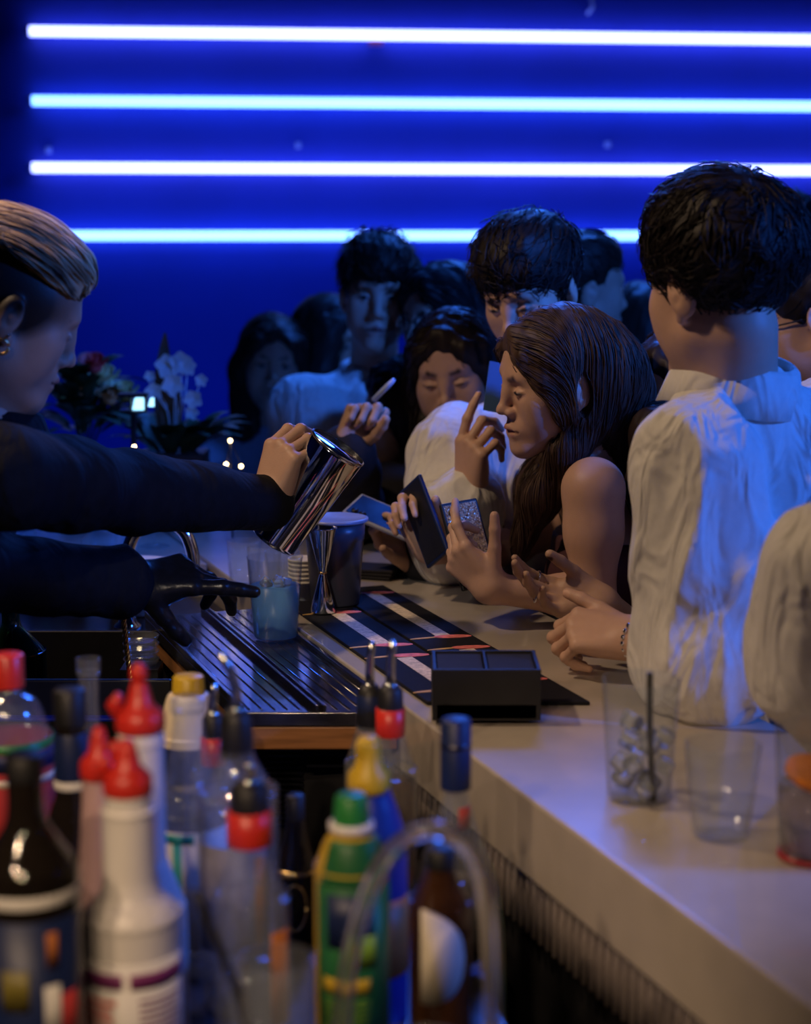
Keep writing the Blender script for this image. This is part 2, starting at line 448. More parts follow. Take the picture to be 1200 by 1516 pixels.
# ---------------------------------------------------------------- the human figure
# head frame: x to the person's right, y ahead of the face, z up; the origin lies between the ears
def head_sdf(nose=1.0, jaw=1.0, lid=0.5, female=False, smile=0.0, cheek=1.0, part=0.0):
    s = S()
    fe = 1.0 if female else 0.0
    s.ell((0, -0.016, 0.044), (0.073, 0.093, 0.078), k=0.0)
    s.ell((0, 0.022, 0.026), (0.066, 0.061, 0.066), k=0.03)
    s.ell((0, 0.026, -0.034), (0.057 * cheek, 0.054, 0.074), k=0.03)
    for x in (-1, 1):
        s.cap((x * 0.046 * jaw, -0.002, -0.056), (x * 0.015, 0.068, -0.099), 0.017, 0.014, k=0.038)
        s.ell((x * 0.043, 0.052, -0.016), (0.020, 0.022, 0.020), k=0.026)
        s.ell((x * 0.040, 0.046, -0.045), (0.020, 0.024, 0.026), k=0.026)
    s.ell((0, 0.075, -0.101), (0.016 * jaw, 0.013, 0.013), k=0.02)
    s.cap((-0.030, 0.0725 - 0.003 * fe, 0.027), (0.030, 0.0725 - 0.003 * fe, 0.027), 0.011, k=0.022)
    for x in (-1, 1):                                             # sockets, eyeballs, lids
        s.ell((x * 0.031, 0.091, 0.007), (0.017, 0.0140, 0.0110), k=0.016, op='-')
        s.ell((x * 0.031, 0.0690, 0.0050), 0.0120, k=0.002)
        s.chain([(x * 0.0175, 0.0770, 0.0035), (x * 0.025, 0.0812, 0.0112 - 0.0105 * lid), (x * 0.036, 0.0808, 0.0118 - 0.0105 * lid), (x * 0.0460, 0.0730, 0.0048)],
                [0.0020, 0.0026, 0.0026, 0.0018], k=0.005)
        s.chain([(x * 0.0190, 0.0770, 0.0030), (x * 0.031, 0.0800, -0.0040), (x * 0.0440, 0.0735, 0.0038)], [0.0016, 0.0020, 0.0016], k=0.005)
    s.chain([(0, 0.078, 0.020), (0, 0.0865, 0.002), (0, 0.0955 + 0.003 * nose, -0.022)], [0.0085, 0.0078 - 0.0012 * fe, 0.0088 - fe * 0.001], k=0.015)
    s.ell((0, 0.0970 + 0.004 * nose, -0.0285), (0.0100 - fe * 0.001, 0.0105, 0.0095 - fe * 0.001), k=0.008)
    for x in (-1, 1):
        s.ell((x * 0.0120, 0.0900, -0.0335), (0.0072, 0.0095, 0.0070), k=0.008)
        s.ell((x * 0.0062, 0.0975, -0.0400), (0.0034, 0.0055, 0.0026), k=0.003, op='-')
    s.ell((0, 0.074, -0.064), (0.027, 0.020, 0.021), k=0.02)     # muzzle
    fl = 0.0008 * fe
    for x in (-1, 1): s.cap((x * 0.0215, 0.0800, -0.0650 + 0.004 * smile), (0.0, 0.0930, -0.0610), 0.0040 + fl, 0.0058 + fl, k=0.006)
    s.cap((-0.012, 0.0855, -0.0730), (0.012, 0.0855, -0.0730), 0.0062 + fl, k=0.007)
    for x in (-1, 1): s.cap((x * 0.0235, 0.0845, -0.0665 + 0.004 * smile), (0, 0.0995, -0.0670), 0.0012, 0.0016 + 0.002 * part, k=0.003, op='-')
    for x in (-1, 1):                                             # ears
        e = S(); Re = rotz(x * -0.40) @ rotx(-0.18)
        e.ell((x * 0.0755, -0.017, -0.004), (0.0085, 0.0190, 0.0315), k=0, R=Re)
        e.ell((x * 0.0850, -0.013, 0.001), (0.0070, 0.0105, 0.0185), k=0.005, op='-', R=Re)
        e.ell((x * 0.0775, -0.008, -0.011), (0.005, 0.006, 0.008), k=0.004)
        e.ell((x * 0.0715, -0.008, -0.032), (0.006, 0.009, 0.010), k=0.006)
        e.cap((x * 0.060, -0.010, -0.004), (x * 0.071, -0.012, -0.004), 0.016, 0.012, k=0.008)
        s.group(e, k=0.008)
    return s
def head_paint(skin, lips, brow, lid=0.5, stubble=None, browr=0.0060):
    """list of (S, colour, soft edge) in head space"""
    out = []
    if stubble is not None:
        q = S().ell((0, 0.05, -0.085), (0.066, 0.062, 0.040), k=0); out.append((q, stubble, 0.02))
    q = S()
    for x in (-1, 1): q.cap((x * 0.0205, 0.0820, -0.0653), (0, 0.0950, -0.0618), 0.0044, 0.0068, k=0.002)
    q.cap((-0.012, 0.0875, -0.0732), (0.012, 0.0875, -0.0732), 0.0068, k=0.003); out.append((q, lips, 0.003))
    q = S()
    for x in (-1, 1): q.cap((x * 0.0235, 0.0855, -0.0668), (0, 0.0995, -0.0670), 0.0022, k=0)
    out.append((q, np.array(lips) * 0.35, 0.002))
    q = S()
    for x in (-1, 1): q.chain([(x * 0.0130, 0.0835, 0.0250), (x * 0.030, 0.0805, 0.0290), (x * 0.047, 0.0680, 0.0255)], [browr, browr, browr * 0.6], k=0.003)
    out.append((q, brow, 0.003))
    for x in (-1, 1):
        up = 0.0112 - 0.0105 * lid
        if lid < 0.8:
            out.append((S().ell((x * 0.031, 0.0815, 0.0015 + up * 0.3), (0.0130, 0.006, 0.0066 * (1 - lid) + 0.0012), k=0), (0.42, 0.40, 0.40), 0.0015))
            out.append((S().ell((x * 0.031, 0.0825, 0.0015 + up * 0.3), (0.0062, 0.006, 0.0072 * (1 - lid) + 0.0015), k=0), (0.02, 0.013, 0.010), 0.0015))
        q = S().chain([(x * 0.0185, 0.0780, 0.0035), (x * 0.026, 0.0835, up - 0.0020), (x * 0.035, 0.0832, up - 0.0012), (x * 0.0455, 0.0740, 0.0042)], [0.0012, 0.0020, 0.0022, 0.0016], k=0.001)
        out.append((q, (0.012, 0.009, 0.009), 0.0025))
    return out

# hand frame: x from the wrist to the fingers, y to the thumb side, z out of the back of the hand
def hand_sdf(curl, thumb=(35, 10, 25), spread=0.06, mirror=1, length=1.0, gap=0.0):
    """curl: four (knuckle, middle, tip) bends in degrees, index first; thumb: (angle off the palm edge, drop to the palm side, bend)"""
    s = S(); my = mirror
    mc = [(0.090, 0.0285), (0.094, 0.0085), (0.088, -0.0115), (0.079, -0.0300)]
    ln = [(0.042, 0.026, 0.022), (0.046, 0.030, 0.023), (0.042, 0.028, 0.022), (0.033, 0.021, 0.020)]
    rr = [0.0094, 0.0097, 0.0091, 0.0080]
    tips = []
    s.ell((0.006, 0, 0), (0.026, 0.027, 0.0195), k=0)
    for i, (x, y) in enumerate(mc):
        s.cap((0.010, y * 0.55 * my, 0.001), (x - 0.004, y * my, 0.002), 0.0150, 0.0108, k=0.014)
    s.ell((0.040, 0.020 * my, -0.010), (0.033, 0.017, 0.013), k=0.014)
    s.ell((0.038, -0.022 * my, -0.008), (0.034, 0.012, 0.012), k=0.014)
    for i, (x, y) in enumerate(mc):
        g = S(); p = V3(x - 0.004, y * my, 0.001); a = 0; yaw = (1.5 - i) * spread * my
        if i == 0: yaw += gap * my
        r = rr[i]
        for j in range(3):
            a += math.radians(curl[i][j])
            d = V3(math.cos(a) * math.cos(yaw), math.sin(yaw) * math.cos(a), -math.sin(a))
            q = p + d * ln[i][j] * length
            r2 = r * (0.93 if j < 2 else 0.80)
            g.cap(p, q, r, r2, k=0.003); 
            if j == 0: g.ell(p, r * 1.08, k=0.004)
            if j == 1: g.ell(p, r * 1.06, k=0.004)
            p = q; r = r2
        nrm = V3(math.sin(a), 0, math.cos(a))
        tips.append((p - d * 0.004 + nrm * r * 0.75, d, nrm, r))
        s.group(g, k=0.0035)
    t0, t1, t2 = [math.radians(q) for q in thumb]
    g = S(); p = V3(0.022, 0.026 * my, -0.006)
    d = V3(math.cos(t0) * math.cos(t1), math.sin(t0) * my * math.cos(t1), -math.sin(t1))
    q = p + d * 0.042; g.cap(p, q, 0.0150, 0.0112, k=0.004); p = q
    d2 = unit(d + V3(0.25, -0.55 * my, -0.15) * math.tan(t2)); q = p + d2 * 0.032; g.cap(p, q, 0.0108, 0.0098, k=0.004); p = q
    d3 = unit(d2 + V3(0.2, -0.5 * my, -0.1) * math.tan(t2 * 0.8)); q = p + d3 * 0.024; g.cap(p, q, 0.0102, 0.0082, k=0.004)
    nrm = unit(np.cross(d3, V3(0, 0, -1)) * -my + V3(0, 0, 0.6)); tips.append((q - d3 * 0.003 + nrm * 0.006, d3, nrm, 0.009))
    s.group(g, k=0.009)
    return s, tips
def nail_paint(tips, col, big=1.0):
    out = []
    for c, d, n, r in tips:
        out.append((S().ell(c + d * 0.002, (0.0068 * big, r * 0.78, 0.0042), k=0, R=frame(d, n)), col, 0.0015))
    return out

CURL = dict(relaxed=[(22, 28, 16), (28, 32, 18), (32, 36, 20), (36, 40, 22)], fist=[(70, 85, 45), (75, 88, 48), (78, 90, 50), (80, 92, 50)],
            grip=[(38, 48, 28), (42, 52, 30), (46, 54, 32), (50, 56, 34)], open=[(6, 10, 6), (8, 12, 8), (10, 14, 8), (14, 16, 10)])

def paint_fn(base, items, var=0.06):
    base = np.array(base, float)
    def fn(P):
        c = np.repeat(base[None], len(P), 0) * (1 + var * vnoise(P, 40, 3) + var * 0.5 * vnoise(P, 130, 5))[:, None]
        for s, col, soft in items:
            lo, hi = s.bounds(); m = np.all((P > lo - 0.03) & (P < hi + 0.03), 1)
            if not m.any(): continue
            w = np.clip(0.5 - s(P[m]) / soft, 0, 1)[:, None]
            c[m] = c[m] * (1 - w) + np.array(col, float)[None] * w
        return c
    return fn

def cloth_noise(amp, scale=(12, 12, 4), seed=1, fine=0.35):
    """soft pulled folds: ridged noise, warped"""
    sc = np.asarray(scale, float)
    def fn(P):
        W = P + 0.035 * np.stack([vnoise(P, 6, seed + 11), vnoise(P, 6, seed + 12), vnoise(P, 6, seed + 13)], 1)
        n = 1 - np.abs(vnoise(W, sc, seed)) * 2
        m = 1 - np.abs(vnoise(W[:, [1, 0, 2]] + 0.3, sc * 1.9, seed + 5)) * 2
        return -amp * (0.62 * n + 0.38 * m * np.clip(0.6 + vnoise(P, 4, seed + 7), 0, 1))
    return fn
# ---------------------------------------------------------------- putting a person together
UP = V3(0, 0, 1)
SKIN = dict(fair=(0.56, 0.35, 0.26), tan=(0.44, 0.26, 0.18), olive=(0.48, 0.30, 0.21))

class Rig:
    """joints of one person, all in world metres"""
    def __init__(self, head, yaw=0, pitch=0, roll=0, scale=1.0, body_yaw=None, lean=(0, 0), neck=None, sh=None, width=0.19, female=False, guest=True):
        self.h = np.asarray(head, float); self.R = ypr(yaw, pitch, roll); self.s = scale; self.female = female
        by = math.radians(yaw if body_yaw is None else body_yaw)
        self.by = by
        self.right = V3(math.cos(by), math.sin(by), 0); self.fwd = V3(-math.sin(by), math.cos(by), 0)
        self.N = self.h - UP * 0.185 * scale - self.fwd * 0.035 if neck is None else np.asarray(neck, float)
        if sh is None:
            self.sh = {1: self.N + self.right * width * 0.96 - UP * 0.055, -1: self.N - self.right * width * 0.96 - UP * 0.055}
        else: self.sh = {1: np.asarray(sh[1], float), -1: np.asarray(sh[0], float)}
        mid = (self.sh[1] + self.sh[-1]) / 2
        lx = self.right * lean[0] + self.fwd * lean[1]                # where the pelvis goes relative to the neck
        self.C = mid - UP * 0.15 + lx * 0.35
        self.P = mid + lx; self.P[2] = min(mid[2] - 0.42, 0.98)
        tt = (self.P[:2] - BO).dot(BT); ss = (self.P[:2] - BO).dot(BS)
        if guest and ss < 1.6 and tt < 0.70:                          # hips stay clear of the bar
            d_ = (0.70 - tt); self.P[:2] += BT * d_; self.C[:2] += BT * d_ * 0.35
        self.hip = {q: self.P + self.right * 0.09 * q - UP * 0.06 for q in (1, -1)}
        self.knee = {q: V3(*(self.P + self.right * 0.11 * q + self.fwd * 0.04)[:2], 0.50) for q in (1, -1)}
        self.ank = {q: V3(*(self.P + self.right * 0.12 * q - self.fwd * 0.01)[:2], 0.085) for q in (1, -1)}
        self.el, self.wr, self.hand, self.tips = {}, {}, {}, {}
        for q in (1, -1): self.arm(q)
    def arm(self, q, elbow=None, wrist=None, hx=None, hz=None, curl='relaxed', **kw):
        s = self.sh[q]
        hang = self.P + self.right * q * 0.20 + UP * 0.02
        self.el[q] = (s + hang) / 2 + self.right * q * 0.02 - self.fwd * 0.05 if elbow is None else np.asarray(elbow, float)
        self.wr[q] = hang - UP * 0.06 + self.fwd * 0.02 if wrist is None else np.asarray(wrist, float)
        d = unit(self.wr[q] - self.el[q])
        x = d if hx is None else unit(hx); z = self.right * q if hz is None else np.asarray(hz, float)
        Rh = frame(x, z); sc = kw.pop('size', 0.92 if self.female else 1.0)
        h, tips = hand_sdf(CURL[curl] if isinstance(curl, str) else curl, mirror=q, **kw)
        self.hand[q] = h.xf(Rh, self.wr[q], sc); self.hR = Rh
        if not hasattr(self, 'hf'): self.hf = {}
        self.hf[q] = (Rh, self.wr[q], sc); self.tips[q] = tips
        return self
    def body(self, part='all'):
        f = 0.86 if self.female else 1.0; s = S(); side = self.sh[1] - self.sh[-1]; ax = unit(side)
        Rc = frame(ax, unit(self.N - self.P))
        s.cap(self.N - UP * 0.01, self.h + self.R @ (V3(0, -0.030, -0.055) * self.s), 0.058 * f, 0.051 * f, k=0)
        w = np.linalg.norm(side) / 2
        s.ell(self.C + UP * 0.02, (w * 0.80, 0.105 * f, 0.19), k=0.04, R=Rc)
        s.cap(self.C, self.P, 0.105 * f, 0.11 * f, k=0.06)
        s.ell(self.P, (0.155, 0.115, 0.12), k=0.05, R=frame(self.right, UP))
        if self.female:
            for q in (1, -1): s.ell(self.C + ax * 0.075 * q + self.fwd * 0.085, (0.055, 0.05, 0.055), k=0.04)
        for q in (1, -1):
            s.cap(self.N - UP * 0.03, self.sh[q] - UP * 0.008, 0.050 * f, 0.048 * f, k=0.05)
            s.chain([self.sh[q], self.sh[q] * 0.6 + self.el[q] * 0.4, self.el[q]], [0.056 * f, 0.050 * f, 0.040 * f], k=0.03)
            m = self.el[q] * 0.7 + self.wr[q] * 0.3
            s.chain([self.el[q], m, self.wr[q] + unit(self.el[q] - self.wr[q]) * 0.01], [0.039 * f, 0.0385 * f, 0.0255 * f], k=0.015)
            s.chain([self.hip[q], self.knee[q], self.ank[q]], [0.085, 0.055, 0.038], k=0.03)
            s.cap(self.ank[q] - UP * 0.04, self.ank[q] - UP * 0.05 + self.fwd * 0.14, 0.036, 0.030, k=0.02)
        return s
    def torso_cloth(self, grow=0.010, sleeves=(1, 1), loose=0.012, cuff=0.02, neck_drop=0.0, hem=0.10, noise=0.006, seed=1, scale=(13, 13, 5)):
        """shirt: sleeves give how far down each arm (right, left): 0 none, 0.5 elbow, 1 wrist"""
        f = 0.88 if self.female else 1.0; s = S(); side = self.sh[1] - self.sh[-1]; ax = unit(side); w = np.linalg.norm(side) / 2
        Rc = frame(ax, unit(self.N - self.P))
        s.ell(self.C + UP * 0.02, (w * 0.80 + grow + 0.008, 0.105 * f + grow + loose, 0.19 + grow), k=0, R=Rc)
        s.cap(self.C, self.P, 0.115 * f + grow + loose, 0.125 + grow, k=0.06)
        s.ell(self.P, (0.158 + grow, 0.118 + grow, 0.13 + grow), k=0.05, R=frame(self.right, UP))
        if self.female:
            for q in (1, -1): s.ell(self.C + ax * 0.075 * q + self.fwd * 0.085, np.array((0.055, 0.05, 0.055)) + grow, k=0.04)
        s.cap(self.N - UP * 0.045, self.N - UP * (0.005 + neck_drop), 0.060 * f + grow, 0.056 * f + grow, k=0.03)
        for q, L in ((1, sleeves[0]), (-1, sleeves[1])):
            s.cap(self.N - UP * 0.03, self.sh[q] - UP * 0.008, 0.050 * f + grow, 0.050 * f + grow, k=0.05)
            if L <= 0: continue
            a, b, c = self.sh[q], self.el[q], self.wr[q]
            r0, r1, r2 = 0.058 * f + grow + loose * 0.5, 0.047 * f + grow + loose, 0.034 * f + grow + loose * 0.6
            g = S().chain([a, a * 0.5 + b * 0.5, b], [r0, (r0 + r1) / 2, r1], k=0.02)
            if L > 0.5:
                e = b + (c - b) * min(1, (L - 0.5) * 2); g.chain([b, b * 0.5 + e * 0.5, e - unit(c - b) * cuff], [r1, r1 * 0.45 + r2 * 0.55, r2 if L >= 1 else r1 * 0.95], k=0.02)
                g.cut(unit(c - b), e, k=0.004) if False else None
            s.group(g, k=0.03)
        s.cut(-UP, self.P - UP * hem, k=0.004)
        if noise: s.disp(cloth_noise(noise, scale, seed))
        return s
    def trousers(self, grow=0.012):
        s = S(); s.ell(self.P, (0.160 + grow, 0.120 + grow, 0.13), k=0, R=frame(self.right, UP))
        for q in (1, -1): s.chain([self.hip[q], self.knee[q], self.ank[q]], [0.095, 0.075, 0.065], k=0.03)
        s.cut(UP, self.P + UP * 0.05).cut(-UP, V3(0, 0, 0.06)); return s
    def shoe(self, q):
        return S().cap(self.ank[q] - UP * 0.045, self.ank[q] - UP * 0.052 + self.fwd * 0.16, 0.046, 0.036, k=0).cut(-UP, V3(0, 0, 0.0), k=0.004)
    def L(self, *p): return self.h + self.R @ (V3(*p) * self.s)

def rings_of(verts): return verts

def person(rig, label, skin='fair', face=None, lips=(0.32, 0.10, 0.09), brow=(0.03, 0.02, 0.016), hv=0.003, bv=0.008, nails=None, extra=None, stubble=None, name='person', hands=(1, -1), handv=0.0026, group=None):
    """one continuous skin mesh: head, torso, limbs and hands"""
    face = face or {}
    base = SKIN[skin] if isinstance(skin, str) else skin
    hs = head_sdf(female=rig.female, **face).xf(rig.R, rig.h, rig.s)
    body = rig.body(); hs.cap(rig.h + rig.R @ (V3(0, -0.030, -0.055) * rig.s), rig.N - UP * 0.01, (0.0525 if not rig.female else 0.0455), (0.0595 if not rig.female else 0.0505), k=0.03)
    parts = [nets(hs, hv), nets(body, bv)]
    items = [(q.xf(rig.R, rig.h, rig.s), c, e) for q, c, e in head_paint(base, lips, brow, lid=face.get('lid', 0.5), stubble=stubble)]
    for q in hands:
        d = unit(rig.el[q] - rig.wr[q]); h = rig.hand[q] + S().cap(rig.wr[q], rig.wr[q] + d * 0.06, (0.0262 if not rig.female else 0.0230), (0.031 if not rig.female else 0.027), k=0.02)
        parts.append(nets(h, handv))
        Rh, t, sc = rig.hf[q]
        items += [(a.xf(Rh, t, sc), c, e) for a, c, e in nail_paint(rig.tips[q], nails or tuple(min(1, x * 1.25) for x in base))]
    if extra: items += extra
    base_pt = V3(rig.P[0], rig.P[1], 0)
    o = np_mesh(name, parts, M['skin'], color=paint_fn(base, items), origin=base_pt)
    tag(o, label, 'person', group)
    return o

def cloth(o, name, sdf, m, h=0.007, extra=None):
    v, q = nets(sdf, h)
    return np_mesh(name, [(v, q)] + (extra or []), m, parent=o)

def hair(o, sdf, m, h=0.004, flow=None, n=400, steps=12, step=0.009, r=0.0010, lift=0.004, spread=0.2, seed=1, cols=None, region=None, name='hair', seeds_fn=None):
    v, q = nets(sdf, h)
    parts = [(v, q)]
    if flow is not None and n:
        g = np.random.RandomState(seed); c = v if region is None else v[region(v)]
        parts.append(strands(sdf, c[g.randint(0, len(c), n)], flow, steps, step, r, lift, seed, spread))
    c = cols or (lambda P: np.repeat(np.array([[0.02, 0.014, 0.011]]), len(P), 0))
    return np_mesh(name, parts, m, parent=o, color=c)

def short_hair(rig, grow=0.0, fringe=0.0, top=0.0, nape=0.0, amp=0.004, seed=3, side=0.0, line=0.0):
    s = S()
    s.ell((0, -0.019, 0.050), (0.079 + side + grow, 0.100 + grow, 0.084 + grow), k=0)
    s.ell((0, 0.008, 0.088 + top * 0.6), (0.064 + grow, 0.080, 0.040 + top), k=0.03)
    if fringe: s.ell((0, 0.062, 0.066), (0.062, 0.034, 0.030), k=0.02)
    s.ell((0, 0.125, -0.026 + line), (0.085, 0.072, 0.088 - fringe), k=0.010, op='-')
    for x in (-1, 1):
        s.ell((x * 0.086, -0.010, -0.018), (0.022, 0.026, 0.044), k=0.006, op='-')
        s.ell((x * 0.080, 0.050, -0.045), (0.040, 0.046, 0.060), k=0.01, op='-')
    s.cut((0, 0.30, -1), (0, -0.06, -0.068 - nape), k=0.010)
    s.disp(lambda P: amp * (vnoise(P, (60, 22, 40), seed) * 0.7 + vnoise(P, (120, 60, 80), seed + 1) * 0.4))
    return s.xf(rig.R, rig.h, rig.s)
def local_flow(rig, fn):
    def f(P):
        L = (P - rig.h) @ rig.R / rig.s
        F = fn(L); return F @ rig.R.T
    return f
def whorl_flow(rig, c=(0.01, -0.075, 0.11), fwd=0.6, mess=0.5, seed=4):
    c = np.array(c)
    def fn(L):
        D = L - c; D = D / np.maximum(1e-6, np.linalg.norm(D, axis=1))[:, None]
        N = np.stack([vnoise(L, 35, seed), vnoise(L, 35, seed + 1), vnoise(L, 35, seed + 2)], 1)
        return D + V3(0, fwd, 0) * np.clip(L[:, 2:3] * 12, 0, 1) + mess * N
    return local_flow(rig, fn)
def long_cap(rig, grow=0.0, part=0.0, open_=0.0, seed=5, ears=False, line=0.0):
    """hair drawn close over the skull with a parted front; curtains are added in world space"""
    s = S()
    s.ell((0, -0.020, 0.046), (0.082 + grow, 0.103 + grow, 0.086 + grow), k=0)
    s.ell((0, -0.055, -0.030), (0.070 + grow, 0.062 + grow, 0.090), k=0.04)
    for x in (-1, 1): s.cap((x * 0.066, 0.030, 0.060), (x * 0.078, -0.005, -0.030), 0.018, 0.016, k=0.03)
    s.ell((part, 0.118, -0.036 + line), (0.074 + open_, 0.080, 0.118), k=0.012, op='-')
    for x in (-1, 1):                                             # parted front, drawn to the temples
        s.chain([(part * 0.5 + x * 0.004, 0.060, 0.098), (x * 0.042, 0.066, 0.066), (x * 0.066, 0.046, 0.022), (x * 0.076, 0.020, -0.040)], [0.009, 0.011, 0.011, 0.013], k=0.020)
    return s
def lock(rig, pts, rs, k=0.03):
    return S().chain([np.asarray(p, float) for p in pts], rs, k)
def fall_flow(rig, part=0.0, g=1.0):
    def f(P):
        L = (P - rig.h) @ rig.R / rig.s
        out = np.stack([np.sign(L[:, 0] - part), np.full(len(L), -0.35), np.zeros(len(L))], 1) * np.clip((L[:, 2:3] - 0.05) * 14, 0, 1)
        w = np.clip((L[:, 1:2] + 0.01) * 16, 0, 1) * np.clip((L[:, 2:3] + 0.06) * 12, 0, 1)          # swept off the face
        out = out + np.stack([np.sign(L[:, 0] - part) * 0.7, np.full(len(L), -1.5), np.zeros(len(L))], 1) * w
        return out @ rig.R.T * 1.0 + V3(0, 0, -g)
    return f
def comb(amp, freq, seed):
    """fine grooves that run down the fall of the hair"""
    return lambda P: amp * (vnoise(P, (freq, freq, freq * 0.05), seed) + 0.6 * vnoise(P, (freq * 2.2, freq * 2.2, freq * 0.08), seed + 1))

def collar(o, rig, m, r=0.070, h=0.038, tilt=(0, 0), spread=0.6, drop=0.02, gap=35, name='collar', lift=0.0):
    """folded shirt collar: stand going up round the neck, leaf falling outside; open at the front"""
    c = rig.N + UP * (-0.012 + lift); axis = unit(rig.h + rig.R @ V3(0, -0.03, -0.05) - rig.N)
    axis = unit(axis * 0.7 + UP * 0.3)
    Rf = frame(rig.right, axis)
    ng = 40; prof = [(r - 0.004, -0.012), (r - 0.008, h * 0.5), (r - 0.010, h), (r - 0.006, h + 0.003), (r + 0.002, h - 0.004), (r + 0.010, h * 0.35), (r + 0.016, -0.014)]
    vs, fs = [], []
    for i in range(ng + 1):
        a = math.radians(90 + gap + (360 - 2 * gap) * i / ng)          # 90 deg = ahead
        fr = max(0, math.sin(a)) ** 2
        for (q, z) in prof:
            z2 = z - drop * fr * (1.5 if z < h * 0.5 else 0.8); q2 = q * (1 + 0.10 * fr)
            vs.append(c + Rf @ V3(q2 * math.cos(a), q2 * math.sin(a) * 1.04, z2))
    n = len(prof)
    for i in range(ng):
        for k in range(n - 1): fs.append((i * n + k, (i + 1) * n + k, (i + 1) * n + k + 1, i * n + k + 1))
    b = MB().add(vs, fs); ob = b.build(name, m, parent=o)
    sm = ob.modifiers.new('thick', 'SOLIDIFY'); sm.thickness = 0.0022
    return ob
# ---------------------------------------------------------------- materials
M = {}
M['wall'] = mat('blue_wall_paint', (0.012, 0.035, 0.42), 0.6, noise=0.10, nscale=3, bump=0.1, bscale=60)
M['dark_wall'] = mat('dark_wall_paint', (0.012, 0.014, 0.035), 0.7, noise=0.15, nscale=4)
M['floor'] = mat('dark_floor', (0.018, 0.018, 0.022), 0.45, noise=0.3, nscale=6, bump=0.1)
M['tube'] = mat('lit_tube', (0.8, 0.85, 1), 0.4, emit=(0.115, 0.28, 1.0), estr=TUBE_STRENGTH)
M['tube_white'] = mat('lit_tube_white', (0.8, 0.85, 1), 0.4, emit=(0.27, 0.33, 1.0), estr=TUBE_STRENGTH)
M['tube_cap'] = mat('tube_end_cap', (0.05, 0.08, 0.3), 0.5, noise=0.1)
M['clip'] = mat('clear_clip', (0.3, 0.4, 0.8), 0.3, noise=0.1)
M['stone'] = mat('pale_quartz', (0.44, 0.39, 0.34), 0.30, noise=0.10, nscale=14, spec=0.5, coat=0.5)
M['panel'] = mat('ribbed_panel', (0.20, 0.17, 0.16), 0.35, noise=0.15, nscale=20)
M['black'] = mat('black_paint', (0.010, 0.010, 0.012), 0.5, noise=0.3, nscale=30)
M['rubber'] = mat('black_rubber', (0.008, 0.008, 0.014), 0.75, spec=0.25, noise=0.3, nscale=60, bump=0.3, bscale=500)
M['steel'] = mat('brushed_steel', (0.55, 0.56, 0.58), 0.20, metal=1, noise=0.12, nscale=60, stretch=(1, 1, 8))
M['dark_steel'] = mat('dark_steel', (0.10, 0.10, 0.12), 0.30, metal=1, noise=0.2, nscale=40)
M['tray'] = mat('drain_steel', (0.26, 0.25, 0.28), 0.15, metal=0.95, noise=0.25, nscale=25)
M['wood'] = mat('orange_wood', (0.36, 0.16, 0.06), 0.4, noise=0.35, nscale=9, stretch=(1, 1, 14))
M['chrome'] = mat('chrome', (0.75, 0.75, 0.78), 0.07, metal=1, noise=0.04)
M['gold'] = mat('gold_metal', (0.75, 0.52, 0.22), 0.25, metal=1, noise=0.08)
M['skin'] = mat('skin', (0.5, 0.3, 0.2), 0.48, tint=True, sss=0.06, bump=0.12, bscale=380, spec=0.4)
M['hair'] = mat('hair', (0.03, 0.02, 0.015), 0.52, tint=True, spec=0.25)
M['white_cloth'] = mat('white_cotton', (0.74, 0.72, 0.68), 0.8, noise=0.05, nscale=90, bump=0.15, bscale=700, sheen=0.1, folds=0.75)
M['dark_jacket'] = mat('dark_navy_cotton', (0.006, 0.006, 0.009), 0.8, noise=0.25, nscale=60, bump=0.3, bscale=500, spec=0.15, folds=0.35)
M['black_cloth'] = mat('black_cotton', (0.012, 0.011, 0.014), 0.85, noise=0.25, nscale=60, bump=0.2, bscale=500)
M['maroon_cloth'] = mat('dark_maroon_cotton', (0.05, 0.012, 0.018), 0.8, noise=0.2, nscale=60)
M['blue_cloth'] = mat('pale_blue_cotton', (0.35, 0.38, 0.5), 0.8, noise=0.1, nscale=60)
M['trouser'] = mat('dark_trouser', (0.015, 0.016, 0.022), 0.85, noise=0.2, nscale=80)
M['shoe'] = mat('black_leather', (0.015, 0.014, 0.014), 0.4, noise=0.2)
M['glove'] = mat('black_nitrile', (0.008, 0.008, 0.010), 0.28, noise=0.2, nscale=80, bump=0.15, bscale=160)
M['glass'] = thin_glass('clear_glass', haze=0.045)
M['plastic_clear'] = thin_glass('clear_plastic', (0.96, 0.98, 1.0), 0.10, 0.035, ior=1.45)
M['acrylic'] = mat('clear_acrylic', (0.96, 0.98, 1.0), 0.05, trans=0.94, ior=1.45, noise=0.02)
M['ice'] = mat('ice', (0.9, 0.95, 1.0), 0.12, trans=0.85, ior=1.31, noise=0.08, nscale=60, bump=0.3, bscale=80)
M['white'] = mat('white_plastic', (0.78, 0.75, 0.72), 0.35, noise=0.04, nscale=30)
M['red'] = mat('red_plastic', (0.62, 0.03, 0.02), 0.35, noise=0.08)
M['yellow'] = mat('yellow_plastic', (0.55, 0.36, 0.02), 0.4, noise=0.08)
M['green'] = mat('green_plastic', (0.02, 0.20, 0.04), 0.4, noise=0.08)
M['blue_plastic'] = mat('blue_plastic', (0.008, 0.03, 0.24), 0.35, noise=0.1)

